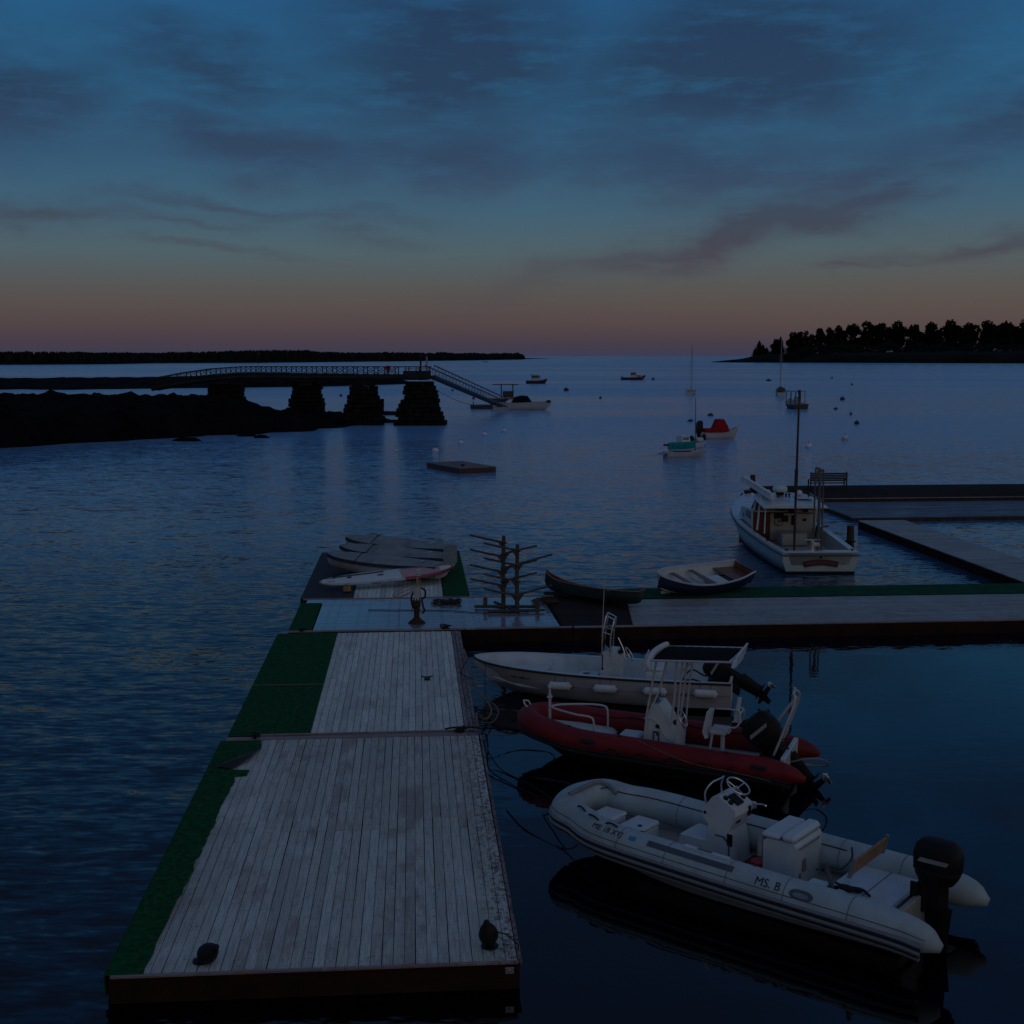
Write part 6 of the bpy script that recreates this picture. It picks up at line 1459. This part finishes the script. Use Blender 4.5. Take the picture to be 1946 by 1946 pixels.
def stone_pier(cx, cy, wb_, wt, zt, label, capmt, seed):
    p_ = thing('stone_pier', label, 'pier', (cx, cy, 0))
    rr2 = random.Random(seed); n = max(6, int((zt + .6) / .52)); z = -.6; hh = (zt + .6) / n
    for k in range(n):
        f = max(0, (z + .3)) / zt; fw = wb_ + (wt - wb_) * min(1, f) ** 1.25
        w_ = fw / 2
        def row(x0, x1, y, dx):
            m = max(2, int(abs(x1 - x0) / 1.05))
            for q in range(m):
                a = x0 + (x1 - x0) * q / m; b_ = x0 + (x1 - x0) * (q + 1) / m
                mb_ = MB(); j = lambda s=.10: rr2.uniform(-s, s)
                mb_.cbox(((a + b_) / 2 + j(.05), y + j(.16), z + hh / 2 + j(.03)), (b_ - a - .05 + j(.06), .9, hh - .03), .09, None)
                mb_.v = [((x - a) * math.cos(rq) - (z_ - z) * math.sin(rq) + a, y_, (x - a) * math.sin(rq) + (z_ - z) * math.cos(rq) + z) for rq in (j(.06),) for x, y_, z_ in mb_.v]
                mb_.build('stone_block', M['granite'], p_, smooth=0)
        row(-w_ + rr2.uniform(-.34, .16), w_ + rr2.uniform(-.16, .34), -w_ + .45, 0)
        for sg in (-1, 1):
            mb_ = MB(); mb_.cbox((sg * (w_ - .42 + rr2.uniform(-.28, .32)), .1, z + hh / 2), (.95, 2 * w_ - 1.0, hh - .03), .05); mb_.build('stone_block', M['granite'], p_, smooth=0)
        z += hh
    mb_ = MB(); mb_.loft([[(sx_ * (wb_ / 2 - .8), sy_ * (wb_ / 2 - .8), -.6) for sx_, sy_ in ((-1, -1), (1, -1), (1, 1), (-1, 1))], [(sx_ * (wt / 2 - .3), sy_ * (wt / 2 - .3), zt - .02) for sx_, sy_ in ((-1, -1), (1, -1), (1, 1), (-1, 1))]]); mb_.build('rubble_core', M['granite'], p_, smooth=0)
    mb_ = MB(); mb_.cbox((0, -wt / 2 + .35, zt - .55), (wt * .62, .8, .9), .06); mb_.build('cap_stone', capmt, p_, smooth=0)
DK0 = 6.05
stone_pier(-11.4, 157.5, 5.8, 2.7, 5.35, 'last granite block pier, widest at the waterline, carrying the end of the footbridge', M['granite_lt'], 3)
stone_pier(-18.3, 157.5, 4.9, 2.6, 5.3, 'middle granite pier with a pale top course', M['granite_lt'], 4)
stone_pier(-26.0, 161.0, 4.9, 2.6, 5.3, 'granite pier where the ledge narrows, third from the seaward end', M['granite_lt'], 8)
stone_pier(-36.5, 162.0, 5.2, 3.2, 5.0, 'granite pier buried in the rock ledge, nearest the shore', M['granite'], 11)

fbg = thing('footbridge', 'long footbridge with crossed-timber railings running out over the stone piers', 'bridge', (0, 0, 0))
E0, E1 = Vector((-10.3, 156.3, DK0)), Vector((-45.5, 161.5, DK0))
dirv = (E1 - E0); LB = dirv.length; dirv.normalize(); nrm = Vector((-dirv.y, dirv.x, 0))
def bz(t):   # the shoreward quarter slopes down
    s = t * LB
    return 0.0 if s < 24 else -.038 * (s - 24) ** 1.5
def bp_(t, off=0.0, z=0.0):
    p = E0 + dirv * (t * LB) + nrm * off; return Vector((p.x, p.y, p.z + bz(t) + z))
NB = 27; pitch = LB / NB
for off in (-.9, .9):
    for q in range(0, NB, 3):
        m_ = MB(); a, b_ = q / NB, min(NB, q + 3) / NB
        m_.tube([bp_(a, off, -.25), bp_(b_, off, -.25)], .26, 4); m_.build('deck_beam', M['bridge'], fbg, smooth=0)
    for q in range(NB + 1):
        m_ = MB(); m_.tube([bp_(q / NB, off, -.2), bp_(q / NB, off, 1.12)], .065, 4); m_.build('rail_post', M['bridge'], fbg, smooth=0)
    for q in range(0, NB, 3):
        for z in (1.1, .14):
            m_ = MB(); m_.tube([bp_(q / NB, off, z), bp_(min(NB, q + 3) / NB, off, z)], .05, 4); m_.build('rail', M['bridge'], fbg, smooth=0)
    for q in range(3, NB):
        for a, b_ in (((q / NB), ((q + 1) / NB)), ((q + 1) / NB, q / NB)):
            m_ = MB(); m_.tube([bp_(a, off, .16), bp_(b_, off, 1.08)], .03, 4); m_.build('cross_brace', M['bridge'], fbg, smooth=0)
for q in range(NB):
    m_ = MB(); a = bp_(q / NB, 0, 0); b_ = bp_((q + 1) / NB, 0, 0)
    m_.loft([[a - nrm * .95, a + nrm * .95, a + nrm * .95 + Vector((0, 0, .06)), a - nrm * .95 + Vector((0, 0, .06))], [b_ - nrm * .95, b_ + nrm * .95, b_ + nrm * .95 + Vector((0, 0, .06)), b_ - nrm * .95 + Vector((0, 0, .06))]]); m_.build('deck_panel', M['bridge'], fbg, smooth=0)
# platform head with a seat back and the two tall gangway posts
m_ = MB(); m_.cbox((-11.5, 156.3, DK0 - .15), (4.3, 3.0, .35), .03); m_.build('end_platform', M['bridge'], fbg)
m_ = MB(); m_.cbox((-11.6, 155.0, DK0 + .32), (3.4, .08, .62), .02); m_.build('solid_railing', M['bridge'], fbg)
for k in range(5):
    m_ = MB(); m_.cbox((-12.9 + k * .66, 154.94, DK0 + .88), (.52, .08, .14), .02); m_.build('pale_rail_piece', M['bridge_lt'], fbg)
m_ = MB(); m_.cbox((-11.6, 154.98, DK0 + 1.12), (3.6, .10, .10), .02); m_.build('rail', M['bridge'], fbg)
for dx, dy in ((0, 0), (.75, 0)):
    m_ = MB(); m_.cbox((-11.15 + dx, 155.2 + dy, DK0 + .9), (.20, .20, 2.9), .02); m_.build('gangway_post', M['bridge'] if dx == 0 else M['mast'], fbg)
m_ = MB(); m_.cbox((-10.9, 155.2, DK0 + 2.45), (1.2, .2, .18), .02); m_.build('post_beam', M['bridge'], fbg)

gw = thing('gangway', 'sloping truss gangway from the pier head down to the float', 'gangway', (0, 0, 0))
G0, G1 = Vector((-10.1, 156.3, DK0)), Vector((-1.35, 193.5, .75))
gd = (G1 - G0); GL = gd.length; gd.normalize(); gn = Vector((-gd.y, gd.x, 0)).normalized()
def gp2(t, off, z): p = G0 + gd * (t * GL) + gn * off; return Vector((p.x, p.y, p.z + z))
for off in (-.6, .6):
    for z, r in ((0, .13), (1.25, .09)):
        m_ = MB(); m_.tube([gp2(0, off, z), gp2(1, off, z)], r, 5); m_.build('truss_chord', M['alu'], gw)
    NG = 24
    for q in range(NG + 1):
        m_ = MB(); m_.tube([gp2(q / NG, off, 0), gp2(q / NG, off, 1.25)], .025, 4); m_.build('truss_post', M['alu'], gw, smooth=0)
    for q in range(NG):
        m_ = MB(); m_.tube([gp2(q / NG, off, 0), gp2((q + 1) / NG, off, 1.25)], .018, 4); m_.build('truss_brace', M['alu'], gw, smooth=0)
m_ = MB(); m_.loft([[gp2(t, -.6, .0), gp2(t, .6, .0), gp2(t, .6, .05), gp2(t, -.6, .05)] for t in (0, 1)]); m_.build('walkway', M['alu'], gw)
m_ = MB(); m_.tube(crom([(-9.6, 157, 4.4), (-7, 166, 2.6), (-4, 180, 1.2), (-1.6, 192, .8)], 5), .035, 4); tag(m_.build('gangway_cable', M['alu']), 'slack cable strung below the gangway from the last pier to the float', 'cable')
lr = thing('life_ring', 'small red life ring on the footbridge railing near the seaward end', 'life ring', bp_(.150, -1.0, 0))
lr.scale = (.8, .8, .8)
m_ = MB(T(0, -.06, 1.15) @ RX(R(90))); m_.ring(.32, .11, 16, 8); m_.build('ring', M['redp'], lr)
m_ = MB(); m_.cbox((0, -.02, .95), (.5, .06, .9), .02); m_.build('ring_board', M['redp'], lr)
fp = thing('flagpole', 'thin pole with a small red pennant standing behind the footbridge', 'pole', bp_(.60, 1.2, -.2))
m_ = MB(); m_.cyl((0, 0, 0), (0, 0, 3.1), .03, 6); m_.build('pole', M['bridge'], fp)
m_ = MB(); m_.loft([[(0, 0, 3.1), (.28, .02, 3.05), (0, 0, 2.7)], [(0, .03, 3.1), (.28, .05, 3.05), (0, .03, 2.7)]]); m_.build('pennant', M['hull_red'], fp)

# ---------------------------------------------------------------- far shores
def land(name, label, pts, mt, seed, depth):
    "pts: (x, y, height) along the waterline; the land rises behind it"
    P = crom(pts, 8); m_ = MB(); secs = []
    for i, (x, y, h_) in enumerate(P):
        d = math.hypot(x, y); ux, uy = x / d, y / d
        n1 = noise.noise((x * .01, y * .01, seed)) + .5 * noise.noise((x * .04, y * .04, seed))
        hh = max(.3, h_ * (1 + .25 * n1))
        secs.append([(x + ux * a, y + uy * a, z) for a, z in ((-2, -1), (0, 0.2), (depth * .04, hh * .35), (depth * .15, hh * .7), (depth * .5, hh), (depth, hh * .8), (depth * 1.2, -1))])
    m_.loft(secs, closed=False, caps=False); o = m_.build(name, mt, smooth=0); tag(o, label, kind='structure'); return P
isl = [(*g(-420, 694), 5), (*g(-200, 694), 5), (*g(60, 693), 5), (*g(200, 692), 5), (*g(320, 690), 5), (*g(480, 689.3), 6), (*g(650, 687.6), 6), (*g(800, 686), 5), (*g(900, 684.6), 5), (*g(985, 683.3), 5), (*g(1000, 682.6), 2.5), (*g(1030, 681.8), 1.2), (*g(1045, 681.5), .4)]
IP = land('island_shore', 'long low wooded shore on the left horizon', isl, M['shore'], 2, 120)
hd_ = [(*g(1352, 688.6), .3), (*g(1375, 688.8), 2.2), (*g(1405, 689), 4.5), (*g(1440, 689), 9), (*g(1500, 689.2), 12), (*g(1600, 689.6), 12), (*g(1720, 690), 13), (*g(1900, 690.5), 14), (*g(2150, 691), 14)]
land('headland', 'rocky headland at the right horizon', hd_, M['shore'], 4, 90)

def spruce_mesh(h, r, seed, tris=1000):
    rr2 = random.Random(seed); m_ = MB()
    for _ in range(tris):
        t = rr2.random() ** .75; z = h * (.10 + .90 * t); rad = r * (1 - t) ** .8 * rr2.uniform(.25, 1.05) * (1 + .25 * math.sin(z * 2.6 + seed)); a = rr2.uniform(0, 2 * math.pi)
        c = Vector((rad * math.cos(a), rad * math.sin(a), z)); s = (.35 + .65 * (1 - t)) * r * .26
        out = Vector((math.cos(a), math.sin(a), -.35)) * s; sd_ = Vector((-math.sin(a), math.cos(a), rr2.uniform(-.2, .2))) * s * .6
        m_.add([c - out * .5 + sd_, c - out * .5 - sd_, c + out, c + Vector((0, 0, s * .5))], [(0, 1, 2), (0, 2, 3), (1, 3, 2)])
    return m_
def broad_mesh(h, r, seed, tris=600, base=-.08):
    rr2 = random.Random(seed); m_ = MB(); cl = []
    for _ in range(17):
        a = rr2.uniform(0, 2 * math.pi); t = rr2.random(); q = r * rr2.uniform(.1, .72); z = h * (base + .18 + (.80 - base - .12) * t)
        cl.append((Vector((q * math.cos(a), q * math.sin(a), z)), r * rr2.uniform(.34, .55) * (1.1 - .4 * t)))
    cl.append((Vector((0, 0, h * .88)), r * .4))
    for _ in range(tris):
        c, rad = rr2.choice(cl); d = Vector((rr2.gauss(0, 1), rr2.gauss(0, 1), rr2.gauss(0, .8))); d.normalize()
        p = c + d * rad * rr2.uniform(.6, 1.05); s = r * rr2.uniform(.06, .14)
        u = Vector((rr2.gauss(0, 1), rr2.gauss(0, 1), rr2.gauss(0, 1))).normalized(); v_ = u.orthogonal().normalized()
        m_.add([p + u * s, p - u * s * .5 + v_ * s, p - u * s * .5 - v_ * s, p + d * s * .8], [(0, 1, 2), (0, 1, 3), (1, 2, 3)])
    return m_
def tree(px, top, kind, h_w, label, seed, D=None, base_z=None, wide=None):
    x, y = g(px, 688.8); D = math.hypot(x, y) + (D or 20); x = (px - 973) / FPX * D; y = D
    ztop = H + (676 - top) * D / FPX; z0 = base_z; h = ztop - z0
    t_ = thing('spruce_tree' if kind == 's' else 'broadleaf_tree', label, 'tree', (x, y, z0), rnd.uniform(0, 6), 'trees on the right headland')
    r = wide / 2 * D / FPX * (1.25 if kind == 'b' else 1.1)
    if kind == 's': cm = spruce_mesh(h, r, seed)
    else: cm = broad_mesh(h, r, seed, 2600)
    cm.build('crown', M['foliage'], t_, smooth=0)
    m_ = MB(); m_.tube([(0, 0, -1), (.2, 0, h * .4), (0, 0, h * .85)], [h * .022, h * .016, h * .006], 7)
    for q in range(4 if kind != 's' else 0):
        a = q * 1.7; m_.tube([(0, 0, h * (.25 + .1 * q)), (r * .5 * math.cos(a), r * .5 * math.sin(a), h * (.45 + .1 * q))], [h * .010, h * .004], 5)
    m_.build('trunk', M['bark'], t_)
for a in [(1432, 662, 's', 0, 'leftmost and shortest pointed spruce on the headland', 1, 10, 4.5, 14), (1439, 648, 's', 0, 'tallest pointed spruce in the left group on the headland', 2, 14, 5.5, 21),
          (1446, 655, 's', 0, 'spruce leaning on the tallest one in the left group on the headland', 3, 22, 6, 17), (1453, 660, 's', 0, 'small pointed spruce right of the left headland group', 4, 16, 6, 15),
          (1459, 660, 's', 0, 'thin bare spruce standing alone after the left headland group', 41, 16, 6, 2.4),
          (1471, 645, 'b', 0, 'rounded tree left of the notch in the headland trees', 5, 20, 7, 21), (1479, 640, 's', 0, 'narrow pointed tree joined to the rounded one on the headland', 6, 25, 7, 19),
          (1489, 658, 's', 0, 'thin sapling in the notch of the headland trees', 42, 16, 7, 2.6),
          (1502, 632, 'b', 0, 'first tall tree of the main headland stand', 7, 20, 9, 24), (1516, 630, 'b', 0, 'round-topped tree with sky showing beneath its crown on the headland', 8, 30, 9, 20),
          (1527, 628, 'b', 0, 'tree with a gap in its crown in the headland stand', 9, 22, 9, 18), (1537, 634, 'b', 0, 'smaller tree between two taller ones in the headland stand', 10, 40, 9, 16),
          (1552, 625, 'b', 0, 'broad tree at the middle of the headland stand', 11, 20, 10, 26), (1570, 623, 'b', 0, 'slightly lower tree at the middle right of the headland stand', 12, 34, 10, 24),
          (1588, 621, 'b', 0, 'broad rounded tree right of the middle of the headland stand', 13, 22, 10, 30), (1600, 628, 'b', 0, 'tree at the gap before the tallest headland trees', 14, 40, 10, 18),
          (1618, 616, 'b', 0, 'tall dark tree after the gap in the headland stand', 15, 20, 10, 30), (1640, 612, 'b', 0, 'tallest tree of the right part of the headland', 16, 30, 11, 34),
          (1668, 617, 'b', 0, 'broad tree just right of the tallest headland tree', 17, 22, 11, 34), (1698, 613, 'b', 0, 'second tall tree beyond the tallest one on the headland', 18, 30, 11, 36),
          (1730, 620, 'b', 0, 'lower broad tree in the right third of the headland', 19, 22, 12, 34), (1762, 616, 'b', 0, 'rounded tree in the right third of the headland', 20, 30, 12, 38),
          (1798, 611, 'b', 0, 'high tree before the right end of the headland', 21, 26, 12, 38), (1832, 618, 'b', 0, 'wide low-crowned tree near the right end of the headland', 22, 30, 12, 38),
          (1868, 613, 'b', 0, 'tall tree next to the right end of the headland', 23, 24, 12, 40), (1905, 616, 'b', 0, 'rounded tree second from the right end of the headland', 24, 34, 12, 40),
          (1940, 610, 'b', 0, 'rightmost tree of the headland', 25, 26, 13, 42)]:
    tree(*a)
# undergrowth along the headland and the far-off wood of the island
rr3 = random.Random(5); m_ = MB()
for k in range(9000):
    px = rr3.uniform(1490, 2100); x, y = g(px, 689.3); d = rr3.uniform(4, 55); x += d * x / y * .9; y += d; z = 7 + rr3.random() ** 1.2 * (15 + 7 * noise.noise((px * .03, 0, 0))) * min(1, (px - 1480) / 60); s = rr3.uniform(.7, 2.2)
    u = Vector((rr3.gauss(0, 1), rr3.gauss(0, 1), rr3.gauss(0, 1))).normalized(); v_ = u.orthogonal().normalized(); p = Vector((x, y, z))
    m_.add([p + u * s, p - u * s * .5 + v_ * s, p - u * s * .5 - v_ * s], [(0, 1, 2)])
tag(m_.build('undergrowth', M['foliage'], smooth=0), 'dark undergrowth below the headland trees', 'undergrowth', kind='stuff')
topl = [(-400, 664), (-150, 667), (60, 668), (200, 670), (320, 670), (400, 668), (480, 666), (530, 664.5), (600, 666.5), (660, 670), (760, 669.5), (860, 670.5), (930, 671.5), (985, 671.5), (992, 675)]
m_ = MB()
for k in range(3400):
    i = rr3.random() * (len(IP) - 1); a = IP[int(i)]; b_ = IP[min(len(IP) - 1, int(i) + 1)]; q = a + (b_ - a) * (i % 1)
    px = 973 + FPX * q[0] / q[1]
    if px > 992: continue
    D = math.hypot(q[0], q[1]); dd = rr3.uniform(5, 80); x, y = q[0] * (1 + dd / D), q[1] * (1 + dd / D)
    top = np.interp(px, [t[0] for t in topl], [t[1] for t in topl]); zt = H + (676 - top) * D / FPX + (rr3.gauss(0, .55) + 1.6 * noise.noise((px * .035, 0, 1)) + .8 * noise.noise((px * .13, 3, 1))) * D / 2000
    z0 = 2.0; w_ = rr3.uniform(2.0, 4.5) * D / 1500
    pts = []
    for a_ in range(5):
        an = a_ * 2 * math.pi / 5 + rr3.random(); pts.append((x + w_ * math.cos(an), y + w_ * math.sin(an), z0))
    mid = [(x + w_ * .75 * math.cos(a_ * 2 * math.pi / 5), y + w_ * .75 * math.sin(a_ * 2 * math.pi / 5), z0 + (zt - z0) * .6) for a_ in range(5)]
    m_.add(pts + mid + [(x + rr3.gauss(0, .5), y, zt)], [(j, (j + 1) % 5, 5 + (j + 1) % 5, 5 + j) for j in range(5)] + [(5 + j, 5 + (j + 1) % 5, 10) for j in range(5)])
tag(m_.build('island_wood', M['foliage'], smooth=0), 'far-off wood covering the long island on the left horizon', 'wood', kind='stuff')
for px, w_, h_, lab in ((341, 7, 4.5, 'tiny pale house on the island shore at the far left'), (368, 6, 4, 'left one of a pair of pale houses low on the island shore'), (382, 9, 4, 'wider pale house beside another on the island shore')):
    x, y = g(px, 689.6); hs_ = thing('house', lab, 'house', (x, y + 6, .8), R(-5), 'houses on the island shore')
    m_ = MB(); m_.box((0, 0, h_ / 2), (w_, 6, h_)); m_.build('wall', M['house_w'], hs_, smooth=0)
    m_ = MB(); m_.prism([(-w_ / 2 - .3, h_), (w_ / 2 + .3, h_), (0, h_ + 2.2)], -3.3, 3.3); m_.build('roof', M['roof'], hs_, smooth=0)
    for dx in (-w_ * .25, w_ * .25):
        m_ = MB(); m_.box((dx, -3.02, h_ * .55), (1.0, .08, 1.3)); m_.build('window', M['glass'], hs_, smooth=0)
